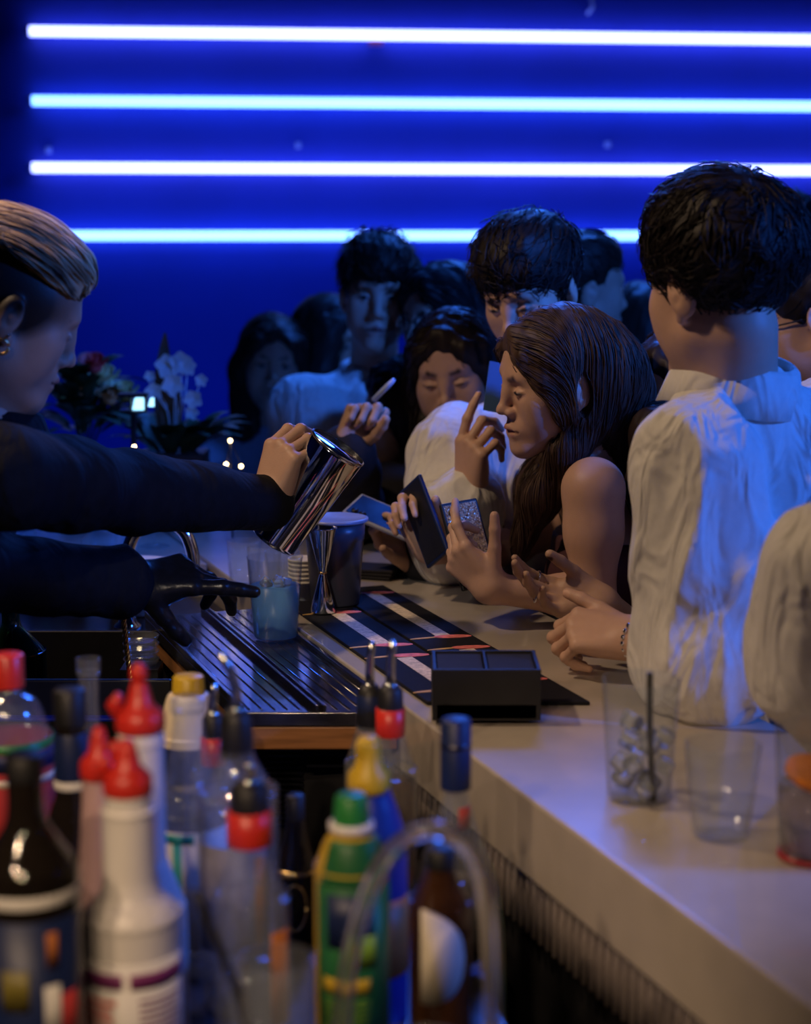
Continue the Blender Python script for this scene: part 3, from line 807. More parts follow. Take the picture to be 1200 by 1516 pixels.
# ---------------------------------------------------------------- the room
MB().box((0.5, 1.7, -0.025), (7.4, 10.4, 0.05)).build('floor', M['floor'])
struct(bpy.data.objects['floor'])
wa = math.atan(0.0930); WD = np.array([math.cos(wa), math.sin(wa), 0]); WN = np.array([math.sin(wa), -math.cos(wa), 0]); W0 = np.array([0, 6.12, 0])
struct(MB().box(W0 + WD * 0.5 - WN * 0.06 + np.array([0, 0, 1.6]), (7.2, 0.12, 3.2), R=rotz(wa)).build('wall_back', M['wall']))
struct(MB().box((-3.05, 1.7, 1.6), (0.1, 10.2, 3.2)).build('wall_left', M['dark_wall']))
struct(MB().box((4.05, 1.7, 1.6), (0.1, 10.2, 3.2)).build('wall_right', M['dark_wall']))
struct(MB().box((0.5, -3.4, 1.6), (7.2, 0.1, 3.2)).build('wall_front', M['dark_wall']))
struct(MB().box((0.5, 1.7, 3.25), (7.4, 10.4, 0.1)).build('ceiling', M['dark_wall']))

# lit tubes on the back wall
def wall_pt(u, v, off):
    r = at(u, v, 1.0) - np.array([0, 0, CAMZ]); o = np.array([0, 0, CAMZ])
    t = ((W0 + WN * off - o) @ WN) / (r @ WN); return o + r * t
rows = [((42, 46), 'tube_white', 'topmost of the four glowing blue tubes on the back wall'), ((46, 149), 'tube', 'second glowing blue tube from the top of the back wall'),
        ((46, 248), 'tube_white', 'third glowing blue tube from the top of the back wall'), ((40, 349), 'tube', 'lowest glowing blue tube, running behind the heads of the crowd')]
for (u, v), mk, lab in rows:
    a = wall_pt(u, v, 0.05); L = 3.55
    t = thing('light_tube', lab, 'tube light', a, 'light tubes on the back wall')
    b = MB().tube([a + WD * 0.004, a + WD * L], 0.0165, 14); b.build('glowing_tube', M[mk], parent=t)
    MB().tube([a - WD * 0.012, a + WD * 0.004], 0.0185, 14).build('end_cap', M['tube_cap'], parent=t)
    MB().tube([a + WD * L, a + WD * (L + 0.016)], 0.0185, 14).build('end_cap', M['tube_cap'], parent=t)
    for q in (0.05, 0.95, 2.05, 3.1):
        p = a + WD * q
        MB().box(p - WN * 0.033, (0.02, 0.034, 0.016), R=rotz(wa)).build('clip', M['clip'], parent=t)
for (u, v, lab) in ((72, 222, 'small pale cable clip above the left end of the third tube'), (441, 215, 'small pale cable clip above the third tube, near the middle of the wall'), (899, 214, 'small pale cable clip above the third tube, towards the right')):
    p = wall_pt(u, v, 0.008); b = MB(); b.box(p, (0.018, 0.016, 0.022), R=rotz(wa)); b.sphere(p + WN * 0.008, 0.008, 10)
    tag(b.build('cable_clip', M['clip'], origin=p), lab, 'clip', 'cable clips on the back wall')
p = wall_pt(874, 8, 0.012)
tag(MB().tube([p + WD * 0.016 + np.array([0, 0, 0.06]), p + np.array([0, 0, 0.03]), p + WD * 0.008 - np.array([0, 0, 0.005]), p - WD * 0.012 - np.array([0, 0, 0.03])], 0.006, 8).build('hanging_cable', M['clip'], origin=p), 'loose pale cable end hanging above the topmost tube', 'cable')
p = wall_pt(556, 62, 0.040)
tag(MB().box(p, (0.05, 0.02, 0.026), R=rotz(wa)).build('tube_joiner', mat('pink_tape', (0.6, 0.12, 0.25), 0.5, noise=0.1), origin=p, bevel=0.004), 'small pinkish joiner under the topmost tube', 'connector')

# ---------------------------------------------------------------- the bar: s runs along it away from the camera, t across it towards the guests
BO = np.array([0.0, 2.198]); BS = np.array([-0.3475, 0.9377]); BT = np.array([0.9377, 0.3475]); BZ = 1.07
BA = math.atan2(0.3475, 0.9377)
def B(s, t): q = BO + BS * s + BT * t; return (q[0], q[1])
def B3(s, t, z): q = B(s, t); return np.array([q[0], q[1], z])
bar = thing('bar_counter', 'long pale stone bar counter running from the front right to the back', 'bar counter', (*B(0.4, 0.25), 0))
MB().prism([B(-1.7, 0), B(-1.7, 0.42), B(1.55, 0.42), B(1.55, 0)], 0.975, BZ).build('counter_top', M['stone'], parent=bar, bevel=0.004)
rb = MB()
pts = []
for i in range(170):
    s0 = -1.65 + i * 0.0187
    rb.tube([B3(s0, 0.030, 0.885), B3(s0, 0.030, 0.974)], 0.0085, 6)
rb.build('ribbed_panel', M['panel'], parent=bar)
MB().prism([B(-1.65, 0.045), B(-1.65, 0.37), B(1.5, 0.37), B(1.5, 0.045)], 0.10, 0.975).build('body', M['black'], parent=bar)
MB().prism([B(-1.6, 0.08), B(-1.6, 0.35), B(1.45, 0.35), B(1.45, 0.08)], 0.0, 0.10).build('plinth', M['black'], parent=bar)

# drain station on the bartender's side
st = thing('drain_station', 'dark ribbed steel drain board on a wooden ledge beside the bar', 'drain board', (*B(0.4, -0.1), 0))
y0 = 2.215
def front(t):                                                     # where the station's square-cut front meets a line of constant t
    s = (y0 - BO[1] - BT[1] * t) / BS[1]; return B(s, t)
MB().prism([front(-0.205), front(-0.003), B(0.72, -0.003), B(0.72, -0.205)], 1.038, 1.058).build('drain_board', M['tray'], parent=st, bevel=0.002)
lp = MB()
for t0 in (-0.205, -0.108, -0.101, -0.011):
    a = front(t0); b_ = B(0.72, t0); a2 = front(t0 + 0.007); b2 = B(0.72, t0 + 0.007)
    lp.prism([a, a2, b2, b_], 1.0575, 1.068)
lp.build('rim', M['tray'], parent=st, bevel=0.001)
rb = MB()
for i in range(12):
    t0 = -0.193 + i * 0.016
    if -0.116 < t0 < -0.092: continue
    f0 = front(t0); e0 = B(0.70, t0)
    rb.tube([(f0[0] - 0.01 * BT[0] * 0, f0[1] + 0.012, 1.0572), (*e0, 1.0572)], 0.0020, 8)
rb.build('ribs', M['tray'], parent=st)
f1, f2 = front(-0.20), front(-0.004)
MB().prism([(f1[0], y0 + 0.004), (f2[0], y0 + 0.004), B(0.70, -0.004), B(0.70, -0.20)], 1.004, 1.037).build('wood_ledge', M['wood'], parent=st, bevel=0.003)
MB().prism([(f1[0] + 0.02, y0 + 0.14), (front(-0.01)[0] - 0.041, y0 + 0.105), B(0.66, -0.010), B(0.66, -0.18)], 0.0, 1.003).build('cabinet', M['black'], parent=st)
g = MB()
for i in range(16): g.box((f1[0] + 0.045, y0 + 0.125, 0.985 - i * 0.0085), (0.055, 0.012, 0.003))
g.build('vent', M['dark_steel'], parent=st)
MB().box((f1[0] + 0.13, y0 + 0.10, 0.957), (0.10, 0.04, 0.004)).build('shelf', M['dark_steel'], parent=st)

# black speed rail with bottles behind, left of the station
rl = thing('speed_rail', 'black steel bottle rail behind the foreground bottles', 'bottle rail', (-0.62, 2.62, 0))
MB().box((-0.66, 2.455, 1.012), (0.62, 0.012, 0.058)).build('front_panel', M['black'], parent=rl, bevel=0.003)
MB().box((-0.66, 2.442, 0.984), (0.62, 0.02, 0.006)).build('lip', M['blue_plastic'], parent=rl, bevel=0.002)
MB().box((-0.66, 2.60, 0.86), (0.62, 0.30, 0.012)).build('shelf', M['dark_steel'], parent=rl, bevel=0.002)
MB().box((-0.66, 2.756, 0.95), (0.62, 0.010, 0.19)).build('back_panel', M['black'], parent=rl, bevel=0.002)
MB().box((-0.66, 2.60, 0.427), (0.56, 0.26, 0.854)).build('cabinet', M['black'], parent=rl)

# the far return of the bar on the left, with flowers
fb = thing('back_counter', 'pale counter at the far left carrying the flowers and glasses', 'counter', (-1.1, 3.75, 0))
MB().prism([(-2.2, 3.22), (-0.385, 3.22), (-0.545, 3.652), (-0.60, 4.2), (-2.2, 4.2)], 0.99, BZ).build('counter_top', M['stone'], parent=fb, bevel=0.004)
MB().prism([(-2.1, 3.32), (-0.48, 3.32), (-0.66, 3.75), (-0.70, 4.1), (-2.1, 4.1)], 0.0, 0.99).build('body', M['black'], parent=fb)

# low steel work top that carries the foreground bottles
wt = thing('bottle_station', 'low dark steel work top under the foreground bottles', 'work top', (-0.2, 1.6, 0))
WZ = 0.92
MB().prism([(-0.75, 0.85), (0.15, 0.85), (0.10, 1.60), (0.045, 2.03), (-0.75, 2.03)], WZ - 0.02, WZ).build('work_top', M['dark_steel'], parent=wt, bevel=0.003)
MB().prism([(-0.72, 0.88), (0.12, 0.88), (0.07, 1.58), (0.02, 2.0), (-0.72, 2.0)], 0.0, WZ - 0.02).build('cabinet', M['black'], parent=wt)
# ---------------------------------------------------------------- bottles and bar things
def xat(u, y): return at(u, 1200, y)[0]
def zat(v, y): return at(600, v, y)[2]
def smooth_prof(pts, n=6):
    """Catmull-Rom through (r, z) pairs; a pair given twice in a row keeps a corner"""
    p = np.array(pts, float); out = []
    for i in range(len(p) - 1):
        a, b = p[i], p[i + 1]
        if np.allclose(a, b): continue
        a0 = p[i - 1] if i > 0 else a; b1 = p[i + 2] if i + 2 < len(p) else b
        for k in range(n):
            t = k / n
            q = 0.5 * ((2 * a) + (b - a0) * t + (2 * a0 - 5 * a + 4 * b - b1) * t * t + (3 * a - a0 - 3 * b + b1) * t ** 3)
            out.append((max(0.0, q[0]), q[1]))
    out.append(tuple(p[-1])); return out
def shell(prof, th=0.003, floor=0.006):
    """glass wall: outside going up, inside coming down"""
    ins = [(max(0.0005, r - th), max(z, prof[0][1] + floor)) for r, z in prof if r > th][::-1]
    return [(0, prof[0][1])] + list(prof) + ins + [(0, prof[0][1] + floor)]
def patch(b, c, r, a0, a1, z0, z1, mi=0, n=14, th=0.0006):
    vs, fs = [], []
    for i in range(n + 1):
        a = math.radians(a0 + (a1 - a0) * i / n)
        for rr in (r, r + th):
            for z in (z0, z1): vs.append(V3(c[0] + rr * math.cos(a), c[1] + rr * math.sin(a), c[2] + z))
    for i in range(n):
        p, q = i * 4, i * 4 + 4
        fs += [(p + 2, q + 2, q + 3, p + 3), (p, p + 1, q + 1, q), (p, q, q + 2, p + 2), (p + 1, p + 3, q + 3, q + 1)]
    fs += [(0, 2, 3, 1), (n * 4, n * 4 + 1, n * 4 + 3, n * 4 + 2)]
    return b.add(vs, fs, mi)
def liquid_mat(name, col, dens=0.9, rough=0.05): return mat(name, col, rough, trans=dens, ior=1.33, noise=0.04)
M['amber'] = liquid_mat('amber_liquid', (0.55, 0.26, 0.07)); M['dark_liquid'] = liquid_mat('dark_liquid', (0.06, 0.03, 0.02), 0.6)
M['green_glass'] = mat('dark_green_glass', (0.02, 0.10, 0.05), 0.04, trans=0.9, noise=0.03)
M['dark_glass'] = mat('dark_glass', (0.02, 0.015, 0.012), 0.06, trans=0.4, noise=0.05)
M['brown_glass'] = mat('brown_glass', (0.16, 0.06, 0.02), 0.05, trans=0.75, noise=0.05)
M['paper'] = mat('cream_paper', (0.72, 0.64, 0.50), 0.7, noise=0.06, nscale=40)
M['white_paper'] = mat('white_paper', (0.75, 0.73, 0.70), 0.6, noise=0.05, nscale=40)
M['red_paper'] = mat('red_paper', (0.55, 0.05, 0.05), 0.5, noise=0.08)
M['orange_paper'] = mat('orange_brown_paper', (0.50, 0.16, 0.04), 0.5, noise=0.1)
M['purple_paper'] = mat('purple_print', (0.20, 0.03, 0.14), 0.5, noise=0.1)
M['pink_print'] = mat('pink_print', (0.80, 0.22, 0.18), 0.5, noise=0.1)
M['teal_paper'] = mat('teal_print', (0.02, 0.36, 0.34), 0.5, noise=0.1)
M['navy_paper'] = mat('navy_print', (0.008, 0.018, 0.08), 0.45, noise=0.1)
M['mauve'] = mat('pinkish_plastic', (0.55, 0.36, 0.36), 0.4, noise=0.06)
M['cream_plastic'] = mat('cream_plastic', (0.82, 0.70, 0.50), 0.35, noise=0.05)
M['green_juice'] = mat('green_label', (0.015, 0.12, 0.035), 0.4, noise=0.15)
M['green_label2'] = mat('light_green_print', (0.20, 0.36, 0.03), 0.45, noise=0.25, nscale=50)
M['orange'] = mat('orange_flesh', (0.85, 0.25, 0.02), 0.4, noise=0.15, nscale=60)

def milky(name, col):
    m = mat(name, col, 0.3, noise=0.06, nscale=20); nt = m.node_tree; b = nt.nodes['Principled BSDF']; o_ = nt.nodes['Material Output']
    t = nt.nodes.new('ShaderNodeBsdfTranslucent'); t.inputs['Color'].default_value = (*col, 1); mx = nt.nodes.new('ShaderNodeMixShader'); mx.inputs['Fac'].default_value = 0.55
    nt.links.new(b.outputs[0], mx.inputs[1]); nt.links.new(t.outputs[0], mx.inputs[2]); nt.links.new(mx.outputs[0], o_.inputs['Surface']); return m
def bottle(label, u, y, prof, m, group='bottles in the foreground', z=None, e=None, name='bottle', th=0.003, R=None):
    z = WZ if z is None else z; x = xat(u, y); c = V3(x, y, z)
    t = thing(name, label, 'bottle', c, group)
    b = MB(); p = smooth_prof(prof)
    if m in ('glass', 'green_glass', 'plastic_clear'): p = shell(p, th)
    else: p = [(0, p[0][1])] + p + [(0, p[-1][1])]
    if e: b.rlathe([(r, zz, e) for r, zz in p], c, 44, R=R)
    else: b.lathe(p, c, 40)
    b.build('body', M[m], parent=t)
    return t, c, p
def cap_(t, c, r, z0, z1, m, name='cap', ridges=0, taper=1.0):
    b = MB(); pr = [(0, z0), (r, z0), (r, z0 + 0.001), (r * taper, z1 - 0.002), (r * taper - 0.002, z1), (0, z1)]
    b.lathe(pr, c, 28)
    return b.build(name, M[m], parent=t)
def fill(t, c, prof, z0, z1, m, th=0.0035, name='liquid'):
    p = [(max(0.001, r - th), z) for r, z in smooth_prof(prof) if z0 <= z <= z1]
    if len(p) < 2: return
    p = [(0, p[0][1] + 0.001)] + [(p[0][0], p[0][1] + 0.001)] + p[1:] + [(0, p[-1][1])]
    MB().lathe(p, c, 36).build(name, M[m], parent=t)
def pourer(t, c, z, lean=0.5, collar_m=None, r=0.0135, L=0.055, ch=0.030, dirx=0.3):
    """stopper with a bent steel spout"""
    b = MB().lathe([(0, z - 0.004), (r, z - 0.004), (r * 1.05, z), (r, z + ch * 0.75), (r * 0.6, z + ch), (0, z + ch)], c, 20)
    p = b.build('pourer', M['black'], parent=t)
    z1 = z + ch - 0.002
    s = MB().tube([c + V3(0, 0, z1), c + V3(0, 0, z1 + L * 0.35), c + V3(dirx * 0.010, -0.003, z1 + L * 0.7), c + V3(dirx * 0.028, -0.008, z1 + L)], [0.0060, 0.0056, 0.0050, 0.0042], 12)
    s.sphere(c + V3(0, 0, z1), (0.0085, 0.0085, 0.006), 14)
    s.build('spout', M['steel'], parent=p)
    if collar_m: MB().lathe([(r * 1.12, z - 0.030), (r * 1.18, z - 0.028), (r * 1.18, z + 0.002), (r * 0.9, z + 0.003)], c, 24).build('neck_band', M[collar_m], parent=t)
def red_pour_cap(t, c, z, flap=1, m='red', s=1.0):
    b = MB().lathe([(0, z), (0.0225 * s, z), (0.024 * s, z + 0.004), (0.0235 * s, z + 0.016), (0.019 * s, z + 0.020), (0.013 * s, z + 0.026), (0.0095 * s, z + 0.040), (0.0065 * s, z + 0.048), (0, z + 0.049)], c, 28)
    cp = b.build('pour_cap', M[m], parent=t)
    MB().tube([c + V3(flap * 0.020 * s, 0, z + 0.012), c + V3(flap * 0.024 * s, -0.004, z + 0.026), c + V3(flap * 0.018 * s, -0.006, z + 0.036)], [0.006, 0.0075, 0.004], 12).build('cap_flap', M[m], parent=cp)
    return cp

# --- white pour bottle, front
y = 1.40; H = zat(1172, y) - WZ; zs = zat(1352, y) - WZ; zn = zat(1305, y) - WZ
pr = [(0.040, 0), (0.0425, 0.006), (0.0425, zs - 0.012), (0.0425, zs - 0.004), (0.0375, zs + 0.008), (0.028, zs + 0.018), (0.0240, zs + 0.030), (0.0232, zs + 0.045), (0.0228, H - 0.022), (0.0236, H - 0.018), (0.0236, H - 0.015), (0.0205, H - 0.012), (0.0205, H)]
t, c, p = bottle('white plastic pour bottle with red spout cap and purple-banded label, nearest in the foreground', 190, y, pr, 'white', 'pour bottles with red caps')
red_pour_cap(t, c, H - 0.002, -1, s=0.90)
lb = MB(); patch(lb, c, 0.0427, -178, -2, 0.02, zs - 0.030); lab = lb.build('label', M['white_paper'], parent=t)
b = MB(); patch(b, c, 0.0432, -165, -92, zs - 0.052, zs - 0.038); patch(b, c, 0.0432, -84, -8, zs - 0.052, zs - 0.038); b.build('purple_band', M['purple_paper'], parent=lab)
b = MB()
for k, (a0, a1, q) in enumerate([(-150, -100, 0.062), (-150, -106, 0.070), (-148, -104, 0.078), (-112, -104, 0.088), (-150, -118, 0.088)]): patch(b, c, 0.0432, a0, a1, zs - q - 0.005, zs - q)
b.build('red_print', M['pink_print'], parent=lab)
b = MB()
for k in range(9): patch(b, c, 0.0432, -150 + (k % 3) * 4, -100 - (k % 2) * 9, zs - 0.104 - k * 0.007, zs - 0.1015 - k * 0.007)
for k in range(16): patch(b, c, 0.0432, -74, -14 - (k % 3) * 5, zs - 0.064 - k * 0.006, zs - 0.062 - k * 0.006)
b.build('fine_print', M['purple_paper'], parent=lab)
# --- white pour bottle behind it
y = 1.53; H = zat(1078, y) - WZ; zs = zat(1330, y) - WZ
pr = [(0.037, 0), (0.0395, 0.006), (0.0395, zs - 0.02), (0.036, zs), (0.0235, zs + 0.035), (0.0215, zs + 0.05), (0.0215, H - 0.02), (0.0225, H - 0.014), (0.0205, H)]
t, c, p = bottle('white plastic pour bottle with tall red spout cap, behind the nearest white bottle', 211, y, pr, 'white', 'pour bottles with red caps')
red_pour_cap(t, c, H - 0.002, -1, s=0.98)
MB().sphere(c + V3(0, 0, H + 0.052), (0.0085, 0.0085, 0.011), 14).build('spout_tip', M['red'], parent=t)
# --- pinkish one
y = 1.50; H = zat(1148, y) - WZ; zs = zat(1345, y) - WZ
pr = [(0.032, 0), (0.034, 0.006), (0.034, zs - 0.01), (0.031, zs + 0.006), (0.022, zs + 0.05), (0.0175, H - 0.02), (0.0175, H)]
t, c, p = bottle('pinkish pour bottle with red flap cap, squeezed in left of the white bottles', 150, y, pr, 'mauve', 'pour bottles with red caps')
red_pour_cap(t, c, H - 0.002, 1, s=0.78)
# --- bottle with black cap and blue neck band
y = 1.66; H = zat(1066, y) - WZ; z2 = zat(1165, y) - WZ; zs = zat(1270, y) - WZ
pr = [(0.036, 0), (0.038, 0.006), (0.038, zs - 0.02), (0.036, zs), (0.024, zs + 0.05), (0.0165, z2), (0.0150, H - 0.01), (0.0150, H)]
t, c, p = bottle('dark bottle with black screw cap and blue neck band, left of the pour bottles', 108, y, pr, 'dark_glass')
cap_(t, c, 0.0165, H - 0.004, zat(1020, y) - WZ, 'black')
b = MB().lathe([(0.0175, z2), (0.0180, z2 + 0.002), (0.0170, zat(1085, y) - WZ), (0.0160, zat(1083, y) - WZ)], c, 28); nb = b.build('neck_band', M['navy_paper'], parent=t)
MB().lathe([(0.0182, z2 + 0.001), (0.0186, z2 + 0.003), (0.0183, z2 + 0.009), (0.0176, z2 + 0.010)], c, 28).build('band_edge', M['white_paper'], parent=nb)
# --- dark bottle at the left edge
y = 1.33; H = zat(1118, y) - WZ; zs = zat(1262, y) - WZ
pr = [(0.040, 0), (0.0425, 0.006), (0.0425, zs - 0.03), (0.040, zs - 0.01), (0.026, zs + 0.012), (0.0165, zs + 0.030), (0.0150, zs + 0.06), (0.0150, H - 0.01), (0.0155, H)]
t, c, p = bottle('dark wine-coloured bottle with white shoulder ring and dark label at the lower left corner', 38, y, pr, 'dark_glass')
cap_(t, c, 0.0160, H - 0.02, H + 0.002, 'black')
MB().lathe([(0.0424, zs - 0.034), (0.0432, zs - 0.032), (0.0425, zs - 0.024), (0.041, zs - 0.022)], c, 36).build('shoulder_ring', M['white_paper'], parent=t)
b = MB(); patch(b, c, 0.0427, -170, -10, 0.02, zs - 0.045); lab = b.build('label', M['navy_paper'], parent=t)
b = MB(); patch(b, c, 0.0433, -110, -80, zs - 0.12, zs - 0.085); b.build('olive_print', mat('olive_print', (0.16, 0.13, 0.02), 0.5, noise=0.3, nscale=60), parent=lab)
b = MB(); patch(b, c, 0.0433, -64, -46, zs - 0.15, zs - 0.10); b.build('pale_print', M['white_paper'], parent=lab)
b = MB(); patch(b, c, 0.0433, -44, -22, zs - 0.16, zs - 0.11); b.build('red_print', M['red_paper'], parent=lab)
b = MB(); patch(b, c, 0.0433, -60, -48, zs - 0.085, zs - 0.055); b.build('amber_print', M['orange_paper'], parent=lab)
# --- soda bottle with a red cap
y = 1.78; H = zat(1008, y) - WZ; zs = zat(1088, y) - WZ
pr = [(0.040, 0), (0.045, 0.01), (0.044, zs - 0.06), (0.045, zs - 0.005), (0.044, zs), (0.032, zs + 0.035), (0.016, H - 0.012), (0.013, H)]
t, c, p = bottle('clear soda bottle with red cap and green-edged label at the left edge', 20, y, pr, 'plastic_clear')
cap_(t, c, 0.0175, H - 0.006, zat(968, y) - WZ, 'red')
b = MB().lathe([(0.0452, zs - 0.12), (0.0458, zs - 0.119), (0.0458, zs - 0.001), (0.0452, zs)], c, 36); lab = b.build('label', M['red_paper'], parent=t)
MB().lathe([(0.0459, zs - 0.009), (0.0463, zs - 0.008), (0.0463, zs + 0.001), (0.0459, zs + 0.001)], c, 36).build('green_edge', M['green'], parent=lab)
MB().lathe([(0.0459, zs - 0.030), (0.0462, zs - 0.030), (0.0462, zs - 0.010), (0.0459, zs - 0.010)], c, 36).build('dark_band', M['navy_paper'], parent=lab)
MB().lathe([(0.0459, zs - 0.046), (0.0462, zs - 0.046), (0.0462, zs - 0.038), (0.0459, zs - 0.038)], c, 36).build('pale_band', M['cream_plastic'], parent=lab)
# --- slim clear bottle behind
y = 1.95; H = zat(974, y) - WZ
pr = [(0.026, 0), (0.028, 0.006), (0.028, H - 0.16), (0.024, H - 0.13), (0.0135, H - 0.08), (0.0135, H - 0.02), (0.0150, H - 0.018), (0.0150, H)]
t, c, p = bottle('slim clear glass bottle with square lip, behind the black-capped bottle', 137, y, pr, 'glass')
fill(t, c, pr, 0.008, H - 0.12, 'dark_liquid')
# --- yellow-capped cream bottle
y = 1.95; H = zat(1024, y) - WZ; zs = zat(1098, y) - WZ
pr = [(0.034, 0), (0.036, 0.006), (0.036, zs - 0.002), (0.0355, zs + 0.006), (0.0325, zs + 0.030), (0.026, H - 0.006), (0.0190, H - 0.001), (0.0180, H)]
t, c, p = bottle('cream plastic bottle with wide yellow cap and dark label, behind the clear bottle', 283, y, pr, 'cream_plastic')
cap_(t, c, 0.0205, H - 0.018, zat(1000, y) - WZ, 'yellow', taper=0.9)
b = MB().lathe([(0.0362, 0.03), (0.0366, 0.031), (0.0366, zs - 0.002), (0.0362, zs)], c, 36); b.build('label', M['navy_paper'], parent=t)
# --- clear bottle with blue gleam and teal label
y = 1.70; H = zat(1036, y) - WZ; zs = zat(1200, y) - WZ
pr = [(0.036, 0), (0.0375, 0.006), (0.0375, zs - 0.012), (0.036, zs + 0.004), (0.023, zs + 0.055), (0.0175, H - 0.03), (0.0175, H - 0.002), (0.0165, H)]
t, c, p = bottle('clear bottle with white and teal label, between the red caps and the steel pourers', 282, y, pr, 'glass')
fill(t, c, pr, 0.008, zs + 0.02, 'plastic_clear')
b = MB(); patch(b, c, 0.0377, -175, -5, zs - 0.14, zs - 0.012); lab = b.build('label', M['white_paper'], parent=t)
b = MB(); patch(b, c, 0.0383, -128, -78, zs - 0.024, zs - 0.014); patch(b, c, 0.0383, -112, -98, zs - 0.125, zs - 0.024); b.build('teal_print', M['teal_paper'], parent=lab)
b = MB(); patch(b, c, 0.0383, -150, -140, zs - 0.075, zs - 0.055); b.build('dark_print', M['navy_paper'], parent=lab)
b = MB(); patch(b, c, 0.0383, -62, -54, zs - 0.13, zs - 0.07); b.build('orange_print', M['orange_paper'], parent=lab)
cap_(t, c, 0.0190, H - 0.012, H + 0.003, 'plastic_clear')
# --- bottles with pourers
def pour_bottle(label, u, y, v_neck, v_sh, rb, rn, liq, lv, band=None, spout=0.055, dirx=0.3, m='glass', ch=0.030):
    H = zat(v_neck, y) - WZ; zs = zat(v_sh, y) - WZ
    pr = [(rb - 0.002, 0), (rb, 0.006), (rb, zs - 0.02), (rb - 0.003, zs - 0.004), (rn + 0.006, zs + 0.025), (rn, zs + 0.045), (rn, H - 0.010), (rn + 0.0015, H - 0.008), (rn + 0.0015, H)]
    t, c, p = bottle(label, u, y, pr, m, 'spirit bottles with pourers')
    if liq: fill(t, c, pr, 0.008, zs + lv, liq)
    pourer(t, c, H - 0.004, collar_m=band, r=rn + 0.001, L=spout, dirx=dirx, ch=ch)
    return t, c, zs
t, c, zs = pour_bottle('clear bottle with a big black pourer and long bent steel spout', 352, 1.62, 1108, 1165, 0.041, 0.0150, 'plastic_clear', -0.02, None, 0.06, -0.5, ch=0.045)
b = MB(); patch(b, c, 0.0413, -150, -40, zs - 0.16, zs - 0.05); lab = b.build('label', mat('grey_print', (0.20, 0.19, 0.22), 0.5, noise=0.2, nscale=50), parent=t)
b = MB(); patch(b, c, 0.0419, -62, -48, zs - 0.15, zs - 0.06); b.build('orange_print', M['orange_paper'], parent=lab)
t, c, zs = pour_bottle('clear bottle with dark red neck band and short pourer, behind the long steel spout', 318, 1.84, 1088, 1140, 0.030, 0.0115, 'plastic_clear', -0.01, 'red', 0.035, 0.1)
t, c, zs = pour_bottle('clear bottle with bright red neck band and black pourer, in front of the steel spouts', 369, 1.48, 1196, 1318, 0.036, 0.0165, 'plastic_clear', -0.04, 'red', 0.020, 0.0)
b = MB(); patch(b, c, 0.0363, -55, -20, zs - 0.12, zs - 0.03); b.build('label', M['orange_paper'], parent=t)
t, c, zs = pour_bottle('bottle with black pourer and upright steel spout behind the yellow cap', 548, 1.97, 1068, 1120, 0.032, 0.0145, 'amber', -0.02, None, 0.055, 0.1, ch=0.05)
MB().lathe([(0.0150, 0), (0.0158, 0.001), (0.0158, 0.035), (0.0150, 0.036)], c + V3(0, 0, zat(1070, 1.97) - WZ), 24).build('neck_label', M['navy_paper'], parent=t)
t, c, zs = pour_bottle('bottle with orange-red neck band and upright steel spout', 578, 1.88, 1046, 1130, 0.032, 0.0135, 'amber', -0.01, 'red', 0.055, 0.1)
# --- dark bottle with gold medallion
y = 1.78; H = zat(1178, y) - WZ; zs = zat(1275, y) - WZ
pr = [(0.022, 0), (0.0235, 0.006), (0.0235, zs - 0.02), (0.022, zs - 0.004), (0.0125, zs + 0.030), (0.0095, H - 0.006), (0.0105, H)]
t, c, p = bottle('slim dark bottle with an oval gold medallion on its front', 437, y, pr, 'dark_glass')
cap_(t, c, 0.0105, H - 0.03, H + 0.001, 'black')
b = MB(); ov = [c + V3(0.0125 * math.cos(a), -math.sqrt(max(0, 0.0240 ** 2 - (0.0125 * math.cos(a)) ** 2)), zs - 0.045 + 0.026 * math.sin(a)) for a in np.linspace(0, 2 * math.pi, 33)]
b.tube(ov, 0.0016, 8); b.build('medallion', M['gold'], parent=t)
MB().lathe([(0.0218, zs - 0.012), (0.0245, zs - 0.010), (0.0243, zs - 0.006), (0.0220, zs - 0.005)], c, 28).build('gold_ring', M['gold'], parent=t)
# --- green and yellow juice bottle
y = 1.45; H = zat(1222, y) - WZ; zs = zat(1275, y) - WZ
pr = [(0.031, 0), (0.0335, 0.006), (0.0335, zs - 0.02), (0.0325, zs - 0.004), (0.024, zs + 0.020), (0.0150, H - 0.004), (0.0150, H)]
t, c, p = bottle('green juice bottle with bright green cap and yellow side stripe', 520, y, pr, 'yellow')
cap_(t, c, 0.0165, H + 0.004, zat(1176, y) - WZ, 'green', taper=0.86)
MB().lathe([(0.016, H - 0.004), (0.0205, H - 0.003), (0.0205, H + 0.003), (0.016, H + 0.004)], c, 28).build('neck_ring', M['white'], parent=t)
b = MB(); patch(b, c, 0.0337, -150, 20, 0.01, zs - 0.012); lab = b.build('label', M['green_juice'], parent=t)
cone = [(0.0333, zs - 0.012), (0.0335, zs - 0.008), (0.0250, zs + 0.020), (0.0215, zs + 0.026)]
vs, fs = [], []
for i in range(15):
    a = math.radians(-140 + i * 10)
    for (rr, zz) in cone: vs.append(c + V3((rr + 0.0012) * math.cos(a), (rr + 0.0012) * math.sin(a), zz))
for i in range(14):
    for k in range(3): fs.append((i * 4 + k, i * 4 + 4 + k, i * 4 + 5 + k, i * 4 + k + 1))
b = MB().add(vs, fs); ob = b.build('shoulder_label', M['green_juice'], parent=t); sm = ob.modifiers.new('thick', 'SOLIDIFY'); sm.thickness = 0.0006
b = MB(); patch(b, c, 0.0343, -128, -55, zs - 0.070, zs - 0.020); b.build('dark_oval', M['navy_paper'], parent=lab)
